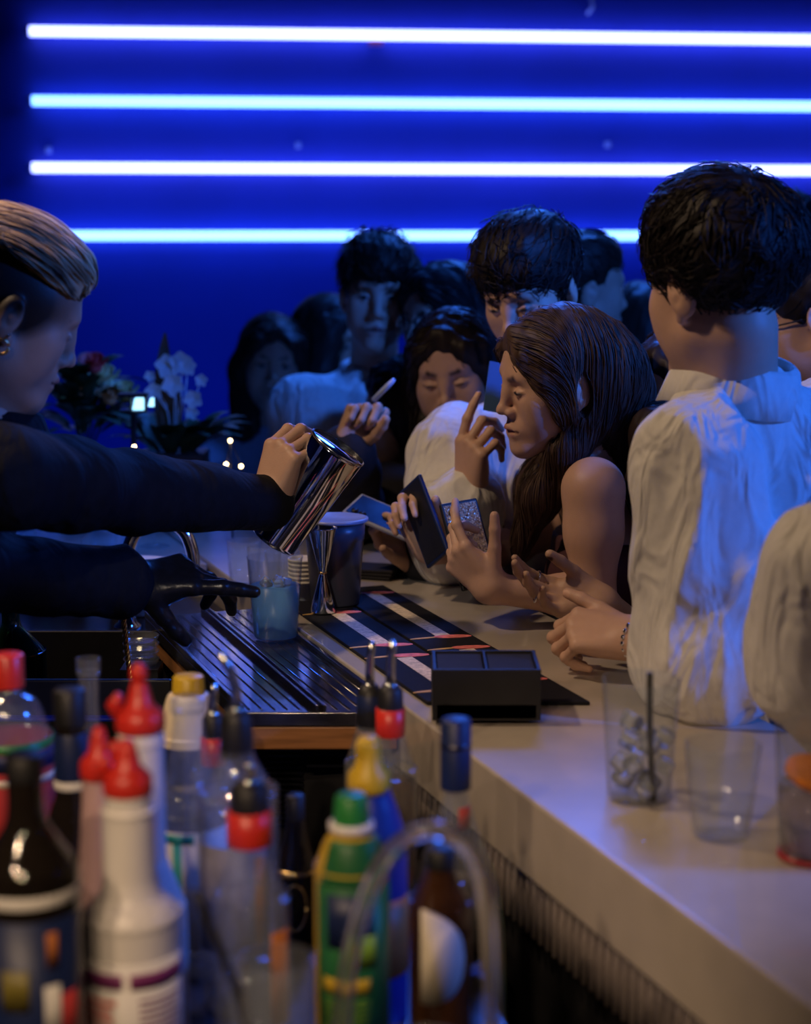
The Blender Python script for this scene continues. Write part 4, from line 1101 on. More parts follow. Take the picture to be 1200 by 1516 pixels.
b = MB(); patch(b, c, 0.0345, -92, -50, zs - 0.088, zs - 0.058); b.build('lime_print', M['green_label2'], parent=lab)
b = MB(); patch(b, c, 0.0343, -135, -70, zs - 0.175, zs - 0.145); b.build('lime_print', M['green_label2'], parent=lab)
b = MB(); patch(b, c, 0.0343, -135, -60, zs - 0.112, zs - 0.098); b.build('yellow_print', M['yellow'], parent=lab)
b = MB()
for k in range(5): patch(b, c, 0.0342, -135, -60, zs - 0.120 - k * 0.005, zs - 0.1185 - k * 0.005)
b.build('fine_print', M['green_label2'], parent=lab)
# --- blue bottle with yellow pour cap
y = 1.60; H = zat(1164, y) - WZ; zs = zat(1240, y) - WZ
pr = [(0.034, 0), (0.036, 0.006), (0.036, zs - 0.02), (0.035, zs), (0.026, zs + 0.030), (0.0195, H - 0.006), (0.0195, H)]
t, c, p = bottle('blue bottle with yellow spouted pour cap and orange-brown label', 549, y, pr, 'blue_plastic', 'pour bottles with coloured caps')
b = MB().lathe([(0, H - 0.004), (0.0205, H - 0.004), (0.0215, H + 0.002), (0.0205, H + 0.014), (0.0135, H + 0.022), (0.0115, H + 0.040), (0.0095, H + 0.050), (0, H + 0.050)], c + V3(-0.002, 0, 0), 28)
cp = b.build('pour_cap', M['yellow'], parent=t)
MB().box(c + V3(-0.008, -0.004, H + 0.040), (0.013, 0.016, 0.016)).build('spout', M['yellow'], parent=cp, bevel=0.004)
b = MB(); patch(b, c, 0.0362, -110, 10, zs - 0.135, zs - 0.055); b.build('label', M['orange_paper'], parent=t)
# --- bottle with dark blue cap and red band near the bar edge
y = 1.70; H = zat(1150, y) - WZ; zs = zat(1260, y) - WZ
pr = [(0.034, 0), (0.036, 0.006), (0.036, zs - 0.02), (0.034, zs), (0.021, zs + 0.035), (0.0135, zs + 0.060), (0.0130, H)]
t, c, p = bottle('clear bottle with dark blue cap and small dark red band, closest to the bar front', 674, y, pr, 'glass')
cap_(t, c, 0.0160, H - 0.012, zat(1064, y) - WZ, 'navy_paper'); MB().lathe([(0.0160, 0), (0.0166, 0.001), (0.0166, 0.004), (0.0160, 0.005)], c + V3(0, 0, zat(1106, y) - WZ), 24).build('cap_ring', M['dark_steel'], parent=t)
b = MB(); patch(b, c, 0.0150, -80, 0, zat(1222, y) - WZ, zat(1190, y) - WZ); b.build('neck_label', M['red_paper'], parent=t)
fill(t, c, pr, 0.008, zs - 0.03, 'dark_liquid')
# --- brown bottle with cream label
y = 1.50; H = zat(1258, y) - WZ; zs = zat(1340, y) - WZ
pr = [(0.027, 0), (0.029, 0.006), (0.029, zs - 0.01), (0.027, zs + 0.004), (0.0165, zs + 0.026), (0.0125, H - 0.012), (0.0135, H)]
t, c, p = bottle('brown bottle with a round cream label, standing behind the clear arched handle', 652, y, pr, 'brown_glass')
cap_(t, c, 0.0140, H - 0.016, H + 0.002, 'black')
vs, fs = [], []
lz = zat(1400, y) - WZ
for i in range(21):
    q = i / 20; a = math.radians(-128 + 86 * q); hw = 0.045 * math.sqrt(max(0, 1 - q ** 2.2)) + 0.001
    for rr in (0.0293, 0.0299):
        for z in (-hw, hw): vs.append(c + V3(rr * math.cos(a), rr * math.sin(a), lz + z - 0.004 * q))
for i in range(20):
    p_, q_ = i * 4, i * 4 + 4; fs += [(p_ + 2, q_ + 2, q_ + 3, p_ + 3), (p_, p_ + 1, q_ + 1, q_), (p_, q_, q_ + 2, p_ + 2), (p_ + 1, p_ + 3, q_ + 3, q_ + 1)]
MB().add(vs, fs).build('label', M['paper'], parent=t)
# --- clear arched handle of an ice bucket
y = 1.30
bk = thing('ice_bucket', 'clear acrylic ice bucket with a tall arched handle at the bottom of the photo', 'ice bucket', (xat(622, y), y, WZ))
c = V3(xat(622, y), y, WZ)
arc = [at(u, v, y) for u, v in [(506, 1530), (512, 1450), (524, 1385), (545, 1315), (575, 1262), (615, 1232), (655, 1228), (692, 1250), (716, 1300), (726, 1370), (729, 1450), (729, 1530)]]
P_ = np.array(arc); tt = np.linspace(0, len(P_) - 1, 60); sm_ = np.stack([np.interp(tt, range(len(P_)), P_[:, k]) for k in range(3)], 1)
for _k in range(3): sm_[1:-1] = (sm_[:-2] + sm_[1:-1] * 2 + sm_[2:]) / 4
MB().tube(sm_, 0.0098, 18, flat=0.8).build('handle', M['acrylic'], parent=bk)
MB().lathe(shell([(0.050, 0), (0.054, 0.004), (0.064, 0.100), (0.0645, 0.104)], 0.003), c, 44).build('bucket', M['glass'], parent=bk)
# --- rocks glass with straw
def tumbler(label, u, y, zb, r0, r1, h, m='glass', name='glass_tumbler', group=None, cat='glass', th=0.0022, c=None):
    c = V3(xat(u, y), y, zb) if c is None else np.asarray(c, float)
    t = thing(name, label, cat, c, group)
    MB().lathe(shell([(r0 - 0.002, 0), (r0, 0.003), (r1, h - 0.001), (r1 - 0.0008, h)], th, 0.007), c, 40).build('cup', M[m], parent=t)
    return t, c
y = 1.27
t, c = tumbler('clear rocks glass with a black straw at the bottom edge of the photo', 408, y, WZ, 0.027, 0.030, zat(1418, y) - WZ)
sw = MB().tube([c + V3(0.005, 0, 0.012), at(352, 1470, y + 0.01), at(300, 1345, y + 0.02), at(287, 1318, y + 0.02)], 0.0035, 10)
tag(sw.build('drinking_straw', M['black'], origin=c + V3(0.005, 0, 0.01)), 'black straw slanting out of the rocks glass at the bottom edge', 'straw')

# --- behind the station: dark green bottle, bar spoon, stacked clear dishes
y = 2.60; zb = 0.8665; H = zat(890, y) - zb; zs = zat(950, y) - zb; c = V3(xat(30, y), y, zb)
pr = [(0.050, 0), (0.053, 0.006), (0.053, zs - 0.030), (0.050, zs - 0.014), (0.030, zs + 0.010), (0.0155, zs + 0.028), (0.0150, H - 0.012), (0.0165, H - 0.010), (0.0165, H)]
t, c, p = bottle('dark green round-shouldered bottle standing in the black rail below the gloved arm', 27, y, pr, 'green_glass', z=zb, th=0.004)
fill(t, c, pr, 0.008, zs - 0.03, 'dark_liquid', 0.005)
a, b2 = at(207, 1040, 2.52), at(180, 896, 2.50); sp = MB(); pts, rad = [], []
d = unit(b2 - a); Rr = frame(d, (0, -1, 0))
base = V3(a[0], a[1], 0.872) - d * 0
L_ = np.linalg.norm(b2 - base); d = unit(b2 - base); Rr = frame(d, (0, -1, 0))
for k in range(3):
    hel = [base + d * L_ * q + Rr @ V3(0, 0.0022 * math.cos(q * 70 + k * 2.094), 0.0022 * math.sin(q * 70 + k * 2.094)) for q in np.linspace(0.0, 1, 150)]
    sp.tube(hel, 0.0022, 6)
sp.sphere(base + V3(0, 0, 0.004), (0.012, 0.009, 0.004), 12)
tag(sp.build('bar_spoon', M['gold'], origin=base), 'long twisted metal bar spoon standing in the rail behind the red spout', 'bar spoon')
c = V3(xat(215, 2.62), 2.62, zat(985, 2.62))
for k in range(4):
    cc = c + V3(0, 0, k * 0.0125); tt_ = ['lowest', 'second from the bottom', 'third from the bottom', 'topmost'][k]
    b = MB().lathe(shell([(0.022, 0), (0.024, 0.001), (0.029, 0.011), (0.029, 0.012)], 0.0018, 0.003), cc, 32)
    tag(b.build('clear_dish', M['glass'], origin=cc), f'small clear dish, {tt_} of the stack beside the drain board', 'dish', 'stacked clear dishes')
hb = MB().box((c[0], c[1], (0.866 + c[2]) / 2), (0.06, 0.06, c[2] - 0.866)); tag(hb.build('riser_block', M['black'], origin=(c[0], c[1], 0.866)), 'black block under the stack of clear dishes', 'block')

# --- on the drain board
TZ = 1.0606
c = on(408, 944, TZ); hcup = zat(824, c[1]) - TZ
t = thing('drink_cup', 'clear plastic cup of milky blue drink on the drain board', 'cup', c)
MB().lathe(shell([(0.0335, 0), (0.0355, 0.002), (0.0440, hcup - 0.002), (0.0452, hcup - 0.001), (0.0450, hcup)], 0.0012, 0.003), c, 44).build('cup', M['plastic_clear'], parent=t)
lh = zat(862, c[1] + 0.02) - TZ
MB().lathe([(0, 0.0035), (0.0338, 0.0035), (0.0343, 0.006), (0.0355 + 0.0085 * lh / hcup - 0.0017, lh), (0, lh)], c, 44).build('blue_drink', milky('blue_drink', (0.22, 0.56, 1.0)), parent=t)
CUP = c.copy(); CUPH = hcup
b = MB()
for k in range(5):
    a = k * 1.3; b.box(c + V3(0.018 * math.cos(a), 0.018 * math.sin(a), lh + 0.004), (0.016, 0.015, 0.014), R=ypr(40 * k, 20 * k, 15))
b.build('ice', M['ice'], parent=t, bevel=0.003)
# three empty clear cups behind
for k, (u, v) in enumerate([(362, 872), (392, 880), (418, 886)]):
    c = on(u, v, TZ + 0.006)
    h = zat([800, 808, 816][k], c[1]) - c[2]
    tumbler(['leftmost of the three empty clear glasses behind the blue drink', 'middle of the three empty clear glasses behind the blue drink', 'rightmost of the three empty clear glasses behind the blue drink'][k], u, c[1], c[2], 0.0265, 0.031, h, group='empty glasses behind the blue drink', c=c)
# jigger
jc = on(478, 906, BZ + 0.0075); jz = jc[2]; jh = zat(781, jc[1]) - jz
t = thing('jigger', 'tall polished steel double-ended jigger on the bar mat', 'jigger', jc)
MB().lathe([(0, 0.001), (0.0215, 0), (0.0220, 0.002), (0.0060, jh * 0.44), (0.0056, jh * 0.47), (0.0075, jh * 0.52), (0.0238, jh - 0.002), (0.0245, jh), (0.0232, jh), (0.0065, jh * 0.53), (0, jh * 0.52)], jc, 40).build('jigger_body', M['chrome'], parent=t)
MB().lathe([(0.0058, jh * 0.455), (0.0074, jh * 0.46), (0.0076, jh * 0.478), (0.0060, jh * 0.485)], jc, 28).build('waist_band', M['gold'], parent=t)
# dark container with a pale lid, stack of white paper cups
c = on(496, 892, BZ + 0.0075); h = zat(768, c[1]) - c[2]
t = thing('plastic_container', 'tall grey plastic container with a pale lid behind the jigger', 'container', c)
MB().lathe([(0, 0), (0.0400, 0), (0.0415, 0.002), (0.0490, h - 0.035), (0.0505, h - 0.034), (0.0515, h - 0.004), (0, h - 0.004)], c, 44).build('tub', mat('grey_plastic', (0.06, 0.065, 0.09), 0.35, noise=0.05), parent=t)
MB().lathe([(0, h - 0.004), (0.0530, h - 0.004), (0.0570, h - 0.003), (0.0570, h + 0.002), (0.0530, h + 0.003), (0.0500, h + 0.001), (0, h + 0.001)], c, 44).build('lid', mat('pale_blue_plastic', (0.26, 0.30, 0.42), 0.3, noise=0.04), parent=t)
c = on(450, 893, TZ + 0.006); h = zat(826, c[1]) - c[2]
for k in range(6):
    cc = c + V3(0, 0, k * 0.0075); n6 = ['lowest', 'second', 'third', 'fourth', 'fifth', 'topmost'][k]
    b = MB().lathe(shell([(0.0215, 0), (0.0225, 0.001), (0.0265, h - 0.042), (0.0275, h - 0.041), (0.0275, h - 0.0375)], 0.0012, 0.002), cc, 32)
    tag(b.build('paper_cup', M['white'], origin=cc), f'white paper cup, {n6} counting up the stack beside the jigger', 'cup', 'stacked white paper cups')
# two rubber bar mats with pale strips and pink emblems
strip_m = mat('pale_strip', (0.74, 0.62, 0.52), 0.6, noise=0.35, nscale=150); pink_m = mat('pink_emblem', (0.80, 0.20, 0.20), 0.6, noise=0.35, nscale=90); tan_m = mat('tan_emblem', (0.62, 0.38, 0.12), 0.6, noise=0.1)
for (t0, t1, lab, es) in ((0.030, 0.128, 'black rubber bar mat nearest the drain board, with pale strips and pink emblems', (0.045, 0.245, 0.325, 0.560)), (0.134, 0.236, 'black rubber bar mat on the guests\' side, with pale strips and pink emblems', (0.060, 0.260, 0.345, 0.690))):
    t = thing('bar_mat', lab, 'bar mat', (*B(0.36, (t0 + t1) / 2), BZ), 'rubber bar mats')
    MB().prism([B(0.008 - (t0) * 0.37, t0), B(0.75, t0), B(0.75, t1), B(0.008 - t1 * 0.37, t1)], BZ + 0.0002, BZ + 0.006).build('mat', M['rubber'], parent=t, bevel=0.0015)
    tm = (t0 + t1) / 2 + 0.006
    for (s0, s1) in ((es[0], es[1] - 0.01) , (es[2], es[3])):
        MB().prism([B(s0, tm - 0.012), B(s1, tm - 0.012), B(s1, tm + 0.012), B(s0, tm + 0.012)], BZ + 0.0055, BZ + 0.0064).build('printed_strip', strip_m, parent=t)
    for s0 in (es[1], es[2] - 0.01, es[3], es[0] - 0.005):
        b = MB(); ctr = B3(s0, tm + 0.012, BZ + 0.0062)
        poly = [(ctr[0] + 0.030 * math.cos(a), ctr[1] + 0.010 * math.sin(a) + 0.010 * math.cos(a) * 0.37) for a in np.linspace(0, 2 * math.pi, 24, endpoint=False)]
        b.prism(poly, BZ + 0.0056, BZ + 0.0067); b.build('pink_emblem', pink_m, parent=t)
        b = MB(); ctr2 = ctr - V3(0.045, 0.012, 0)
        poly = [(ctr2[0] + 0.022 * math.cos(a), ctr2[1] + 0.004 * math.sin(a) + 0.008 * math.cos(a)) for a in np.linspace(0, 2 * math.pi, 16, endpoint=False)]
        b.prism(poly, BZ + 0.0056, BZ + 0.0066); b.build('emblem_stem', tan_m, parent=t)
# black napkin holder
c = on(720, 1068, BZ + 0.0065) + V3(0, 0.055, 0)
t = thing('napkin_holder', 'black box of napkins and straws on the bar mats', 'napkin holder', c)
MB().box(c + V3(0, 0, 0.012), (0.134, 0.105, 0.024)).build('base', M['black'], parent=t, bevel=0.003)
hh = zat(992, c[1] - 0.055) - c[2]
b = MB(); b.box(c + V3(0, -0.050, hh / 2), (0.140, 0.005, hh)); b.box(c + V3(0, 0.050, hh / 2), (0.140, 0.005, hh)); b.box(c + V3(-0.067, 0, hh / 2), (0.005, 0.10, hh)); b.box(c + V3(0.067, 0, hh / 2), (0.005, 0.10, hh)); b.box(c + V3(0.0, 0, hh / 2), (0.004, 0.10, hh)); b.build('walls', M['black'], parent=t, bevel=0.001)
b = MB()
for sx in (-1, 1):
    for k in range(14): b.box(c + V3(0.0335 * sx, 0, 0.026 + k * (hh - 0.028) / 14), (0.059, 0.093, 0.0026), R=rotz(0.012 * (k % 3 - 1)))
b.build('napkins', M['black_cloth'], parent=t)
# folded black bar towel further along
c = on(548, 853, BZ)
b = MB()
for k in range(3): b.box(c + V3(0.004 * k, 0, 0.004 + 0.006 * k), (0.105 - 0.006 * k, 0.075, 0.0055), R=rotz(-0.35 + 0.03 * k))
tag(b.build('bar_towel', M['black_cloth'], bevel=0.002, origin=c), 'folded black cloth lying flat on the bar behind the container', 'bar towel')

# --- shaker being poured
sb, sm2 = at(500, 662, 2.585), at(404, 800, 2.60)
d = unit(sb - sm2); Ls = np.linalg.norm(sb - sm2); Rs = frame(np.cross(d, V3(0, 1, 0.2)), d)
t = thing('shaker_tin', 'polished steel shaker tin tipped over the blue drink', 'shaker', (sb + sm2) / 2)
MB().lathe([(0, Ls), (0.0445, Ls), (0.0462, Ls - 0.002), (0.0468, Ls - 0.006), (0.0440, Ls * 0.5), (0.0385, 0.006), (0.0395, 0.002), (0.0385, 0.0), (0.0372, 0.006), (0.0425, Ls * 0.5), (0.0440, Ls - 0.010), (0, Ls - 0.010)][::-1], sm2, 48, R=Rs).build('tin', M['chrome'], parent=t)
MB().lathe([(0.0464, Ls - 0.003), (0.0478, Ls - 0.002), (0.0478, Ls + 0.001), (0.0455, Ls + 0.002)], sm2, 48, R=Rs).build('base_rim', M['steel'], parent=t)
SHK = (sb, sm2, d)

# --- drinks on the right end of the bar
for k, (u, v, vt, r0, r1, lab) in enumerate([(945, 1180, 1004, 0.036, 0.0435, 'clear plastic cup of ice on the bar in front of the white shirt sleeve'), (1066, 1236, 1100, 0.030, 0.040, 'empty clear plastic cup on the bar, middle of three at the right'), (1205, 1268, 1078, 0.036, 0.044, 'clear plastic cup with an orange garnish, cut by the right edge')]):
    c = on(u, v, BZ + 0.0004); h = zat(vt, c[1]) - BZ
    t, c = tumbler(lab, u, c[1], BZ, r0, r1, h, 'plastic_clear', 'drink_cup', 'plastic cups on the bar', 'cup', 0.0011, c=c)
    g_ = np.random.RandomState(40 + k)
    if k == 0:
        b = MB()
        for i in range(13):
            a = i * 2.4; zz = 0.018 + (i // 4) * 0.024; rr = 0.012 + 0.009 * (i % 3)
            b.box(c + V3(rr * math.cos(a), rr * math.sin(a), zz), (0.021, 0.020, 0.019), R=ypr(g_.rand() * 90, g_.rand() * 60, g_.rand() * 60))
        b.build('ice', M['ice'], parent=t, bevel=0.004)
        s_ = MB().tube([c + V3(0.012, -0.030, 0.006), c + V3(0.006, -0.032, h * 0.6), c + V3(0.004, -0.034, zat(985, c[1]) - BZ)], 0.0036, 10)
        tag(s_.build('drinking_straw', M['black'], origin=c + V3(0.012, -0.03, 0.006)), 'black straw standing upright in the cup of ice', 'straw')
    if k == 2:
        b = MB().lathe([(0, 0.010), (r0 - 0.002, 0.010), (r0 + 0.004, h * 0.55), (0, h * 0.55)], c, 36); b.build('drink', liquid_mat('pale_violet_drink', (0.70, 0.60, 0.75), 0.8), parent=t)
        b = MB().lathe([(0, 0), (0.034, 0), (0.036, 0.002), (0.036, 0.008), (0.034, 0.010), (0, 0.010)], c + V3(0.0, -0.008, h * 0.62), 32, R=ypr(10, 14, 8)); b.build('orange_slice', M['orange'], parent=t)
        b = MB().lathe([(r0 - 0.002, 0.0005), (r0 + 0.002, 0.001), (r0 + 0.001, 0.006), (r0 - 0.002, 0.006)], c, 36); b.build('red_base_ring', mat('red_syrup', (0.35, 0.02, 0.03), 0.3, noise=0.1), parent=t)

# --- far left: sink tap, bowl, glassware
c = on(212, 862, BZ - 0.06)
bw = V3(xat(210, 3.06), 3.06, 0)
sk = thing('sink_unit', 'dark sink unit left of the drain board under the chrome tap', 'sink', (bw[0] - 0.08, 3.0, 0))
SKP = [(-0.95, 2.885), (-0.262, 2.885), (-0.385, 3.205), (-0.95, 3.205)]
MB().prism(SKP, 0.0, 1.0).build('cabinet', M['black'], parent=sk, bevel=0.004)
MB().prism(SKP, 1.0, 1.008).build('sink_top', M['dark_steel'], parent=sk, bevel=0.002)
zt = 1.0085; y = 3.06; hz = zat(833, y) - zt
t = thing('bowl', 'white round bowl behind the gloved hand', 'bowl', (bw[0], y, zt))
MB().lathe([(0, 0.001), (0.045, 0), (0.047, 0.003), (0.069, hz - 0.004), (0.0735, hz), (0.070, hz), (0.046, 0.006), (0, 0.005)], (bw[0], y, zt), 44).build('bowl_body', M['white'], parent=t)
y = 2.93
arcp = [at(u, v, y) for u, v in [(188, 905), (186, 850), (188, 815), (200, 785), (228, 766), (252, 768), (276, 790), (286, 820), (288, 850)]]; arcp[0][2] = zt

t = thing('tap', 'arched chrome gooseneck tap partly hidden by the jacket sleeve', 'tap', arcp[0])
P_ = np.array(arcp); tt = np.linspace(0, len(P_) - 1, 50); sm_ = np.stack([np.interp(tt, range(len(P_)), P_[:, k]) for k in range(3)], 1)
for _k in range(4): sm_[1:-1] = (sm_[:-2] + sm_[1:-1] * 2 + sm_[2:]) / 4
MB().tube(sm_, 0.0115, 16).build('spout', M['chrome'], parent=t)
MB().lathe([(0, 0), (0.024, 0), (0.024, 0.006), (0.016, 0.012), (0.0125, 0.03), (0, 0.03)], arcp[0], 28).build('base', M['chrome'], parent=t)
y = 3.10; c = V3(xat(92, y), y, zt); h = zat(792, y) - zt
t = thing('glass_container', 'rectangular clear container between the two dark sleeves at the left', 'container', c)
b = MB(); W_, D_, T_ = 0.125, 0.10, 0.004
for (dx, dy, sx, sy) in ((0, -D_ / 2, W_, T_), (0, D_ / 2, W_, T_), (-W_ / 2, 0, T_, D_ - T_), (W_ / 2, 0, T_, D_ - T_)): b.box(c + V3(dx, dy, h / 2), (sx, sy, h))
b.box(c + V3(0, 0, 0.002), (W_ - T_, D_ - T_, 0.004)); b.build('walls', M['plastic_clear'], parent=t)
b = MB()
for k in range(6): b.sphere(c + V3(-0.035 + 0.016 * k, 0.02 * (-1) ** k, 0.030), 0.024, 14)
b.build('limes', mat('dark_green_fruit', (0.05, 0.12, 0.03), 0.45, noise=0.2, bump=0.3), parent=t)
# glasses on the far counter
names = ['far glass standing behind the bowl, left of the tap', 'far glass standing behind the bowl, under the tap arch', 'far glass standing right of the tap arch', 'far stemmed glass left of the tap, behind the clear container', 'far glass at the left edge, beside the dark sleeve', 'far glass between the clear container and the tap']
def stemmed(label, x, y, z, h=0.16, r=0.036):
    t = thing('wine_glass', label, 'glass', (x, y, z), 'glasses on the far counter')
    pr = smooth_prof([(0.030, 0), (0.030, 0.002), (0.006, 0.006), (0.0035, 0.02), (0.0035, h * 0.42), (0.012, h * 0.47), (r, h * 0.72), (r * 0.86, h)])
    ins = [(max(0.0, q - 0.0015), zz) for q, zz in pr if zz > h * 0.48][::-1]
    MB().lathe([(0, 0)] + pr + ins + [(0, h * 0.485)], (x, y, z), 32).build('bowl_and_stem', M['glass'], parent=t)
for k, (u, y, r, h, st_) in enumerate([(165, 3.38, 0.034, 0.10, 0), (238, 3.40, 0.036, 0.13, 1), (268, 3.60, 0.034, 0.10, 0), (150, 3.60, 0.036, 0.15, 1), (46, 3.36, 0.036, 0.11, 0), (205, 3.62, 0.034, 0.11, 0)]):
    x = xat(u, y)
    if st_: stemmed(names[k], x, y, BZ, h + 0.03, r)
    else: tumbler(names[k], u, y, BZ, r * 0.8, r, h, group='glasses on the far counter', c=(x, y, BZ))

# --- flowers, lantern, planter, fairy lights at the far left
M['leaf'] = mat('dark_leaf', (0.030, 0.070, 0.030), 0.5, noise=0.3, nscale=40)
M['rose_red'] = mat('red_petal', (0.85, 0.10, 0.10), 0.6, noise=0.15); M['rose_cream'] = mat('cream_petal', (0.85, 0.75, 0.42), 0.6, noise=0.12); M['rose_orange'] = mat('orange_petal', (0.85, 0.40, 0.18), 0.6, noise=0.12)
M['petal_blue'] = mat('pale_petal', (0.72, 0.74, 0.82), 0.6, noise=0.1); M['brown_leaf'] = mat('brown_leaf', (0.16, 0.07, 0.04), 0.6, noise=0.25)
def leaf(b, base, d, L, W, mi=0, droop=0.3, up=(0, 0, 1)):
    d = unit(d); side = np.cross(d, unit(np.asarray(up, float) + 1e-3)); side = unit(side) if np.linalg.norm(side) > 1e-3 else V3(1, 0, 0); nrm = np.cross(side, d)
    vs, fs = [], []; n = 7
    for i in range(n + 1):
        q = i / n; wq = W * math.sin(math.pi * min(1, q * 0.92 + 0.05)) ** 0.8; ctr = np.asarray(base) + d * L * q - V3(0, 0, droop * L * q * q)
        for s_ in (-1, 0, 1): vs.append(ctr + side * wq * s_ + nrm * (0.25 * wq * abs(s_)))
    for i in range(n):
        for k in (0, 1): fs.append((i * 3 + k, i * 3 + k + 1, i * 3 + 4 + k, i * 3 + 3 + k))
    b.add(vs, fs, mi)
def rose(parent, c, r, m, d=(0, -0.4, 0.9), name='rose'):
    b = MB(); R_ = frame(np.cross(unit(d), V3(0.3, 0.5, 0.2)), d)
    for k in range(14):
        q = k / 14; a = k * 2.39; rr = r * (0.15 + 0.85 * q)
        vs, fs = [], []
        for i in range(5):
            for j in range(5):
                aa = a + (i - 2) * 0.34; h_ = j / 4; out = rr * (0.45 + 0.55 * h_ ** 0.7) * (1 + 0.18 * q * h_ ** 3); 
                vs.append(np.asarray(c) + R_ @ V3(out * math.cos(aa), out * math.sin(aa), r * (1.0 - 0.45 * q) * h_ * (1 - 0.06 * (i - 2) ** 2) - r * 0.2))
        for i in range(4):
            for j in range(4): fs.append((i * 5 + j, i * 5 + 5 + j, i * 5 + 6 + j, i * 5 + j + 1))
        b.add(vs, fs)
    b.sphere(np.asarray(c) - R_ @ V3(0, 0, r * 0.15), (r * 0.55, r * 0.55, r * 0.45), 12, R=R_)
    return b.build(name, m, parent=parent)
y = 3.85; bx = xat(140, y)
t = thing('flower_arrangement', 'vase of red, cream and orange roses on the far counter', 'flowers', (bx, y, BZ))
MB().lathe(smooth_prof([(0, 0), (0.05, 0), (0.05, 0), (0.062, 0.05), (0.050, 0.11), (0.045, 0.13), (0.040, 0.125), (0, 0.12)]), (bx, y, BZ), 32).build('vase', M['black'], parent=t)
for (u, v, m, r, nm) in [(138, 540, 'rose_red', 0.036, 'rose'), (152, 560, 'rose_cream', 0.042, 'rose'), (182, 582, 'rose_cream', 0.038, 'rose'), (162, 588, 'rose_orange', 0.032, 'rose'), (118, 575, 'rose_orange', 0.034, 'rose'), (98, 552, 'rose_red', 0.026, 'rose'), (100, 592, 'rose_cream', 0.030, 'rose')]:
    p = at(u, v, y - 0.04 + 0.02 * (u % 3)); rs = rose(t, p, r, M[m]); 
g_ = np.random.RandomState(5); lv = MB(); stm = MB()
for k in range(70):
    a = g_.rand() * 6.28; e_ = g_.rand(); base = V3(bx, y, BZ + 0.15 + 0.12 * g_.rand()); d_ = V3(math.cos(a) * 1.0, math.sin(a) * 0.7, 0.2 + 1.1 * e_)
    leaf(lv, base + unit(d_) * 0.05, d_, 0.09 + 0.06 * g_.rand(), 0.016 + 0.012 * g_.rand(), 0, 0.4)
lv.build('leaves', M['leaf'], parent=t)
for (u, v) in [(138, 548), (152, 566), (182, 588), (162, 594), (118, 580), (98, 558), (100, 598)]:
    p = at(u, v, y - 0.03); stm.tube([V3(bx, y, BZ + 0.10), (p + V3(bx, y, BZ + 0.2)) / 2 - V3(0, 0, 0.02), p], 0.0025, 6)
stm.build('stems', M['leaf'], parent=t)
y = 3.80; px_ = xat(268, y)
t = thing('planter', 'low dark planter with upright leaves and pale blossoms, right of the roses', 'plant', (px_, y, BZ))
hp = zat(668, y) - BZ
MB().box((px_, y, BZ + hp / 2), (0.15, 0.13, hp)).build('planter_box', mat('dark_brown_box', (0.05, 0.025, 0.02), 0.5, noise=0.3, nscale=20), parent=t, bevel=0.004)
lv = MB(); br = MB(); bl = MB()
for k in range(40):
    a = g_.rand() * 6.28; base = V3(px_ + 0.05 * math.cos(a), y + 0.04 * math.sin(a), BZ + hp); d_ = V3(math.cos(a) * (0.3 + 0.8 * g_.rand()), math.sin(a) * 0.6, 0.5 + 0.9 * g_.rand())
    leaf(lv, base, d_, 0.12 + 0.10 * g_.rand(), 0.016 + 0.014 * g_.rand(), 0, 0.45)
lv.build('leaves', M['leaf'], parent=t)
leaf(br, at(238, 650, y), at(244, 500, y) - at(238, 650, y), 0.24, 0.020, 0, 0.0, (0, -1, 0)); leaf(br, at(255, 665, y), at(252, 560, y) - at(255, 665, y), 0.18, 0.026, 0, 0.0, (0, -1, 0)); br.build('tall_leaves', M['brown_leaf'], parent=t)
for (u, v, r) in [(248, 540, 0.030), (268, 536, 0.030), (278, 542, 0.022), (256, 568, 0.028), (298, 562, 0.016), (286, 590, 0.024), (228, 578, 0.022), (284, 610, 0.018), (222, 556, 0.014)]:
    p = at(u, v, y - 0.02)
    for k in range(5):
        a = k * 1.2566 + u; leaf(bl, p, V3(math.cos(a), -0.35, math.sin(a)), r, r * 0.45, 0, 0.1, (0, -1, 0.1))
    bl.tube([p, (p + V3(px_, y, BZ + hp)) / 2 + V3(0.01, 0, 0.02), V3(px_, y, BZ + hp)], 0.0016, 6)
bl.build('blossoms', M['petal_blue'], parent=t)
y = 3.62; lx = xat(212, y)
t = thing('lantern', 'small lit table lantern with two bright panes between the flowers', 'lantern', (lx, y, BZ))
lz = zat(608, y)
MB().lathe([(0, 0), (0.030, 0), (0.030, 0.006), (0.008, 0.012), (0.006, lz - BZ - 0.01), (0.028, lz - BZ - 0.004), (0.032, lz - BZ), (0, lz - BZ)], (lx, y, BZ), 28).build('stand', M['black'], parent=t)
lm = mat('lit_pane', (0.7, 0.9, 1), 0.4, emit=(0.35, 0.75, 1.0), estr=2.2)
for (u0, u1, v0, v1) in ((196, 214, 590, 607), (219, 229, 590, 602)):
    a = at(u0, v1, y); b2 = at(u1, v0, y); b = MB(); b.add([(a[0], y, a[2]), (b2[0], y, a[2]), (b2[0] - 0.004, y, b2[2]), (a[0] + 0.005, y, b2[2]), (a[0], y + 0.02, a[2]), (b2[0], y + 0.02, a[2]), (b2[0] - 0.004, y + 0.02, b2[2]), (a[0] + 0.005, y + 0.02, b2[2])], [(0, 1, 2, 3), (4, 7, 6, 5), (0, 4, 5, 1), (1, 5, 6, 2), (2, 6, 7, 3), (3, 7, 4, 0)], 0, False)
    b.build('lit_pane', lm, parent=t)
zt_ = zat(588, y)
b = MB()
for u in (194, 216, 231): p = at(u, 600, y + 0.01); b.box((p[0], y + 0.01, (lz + zt_) / 2), (0.004, 0.026, zt_ - lz))
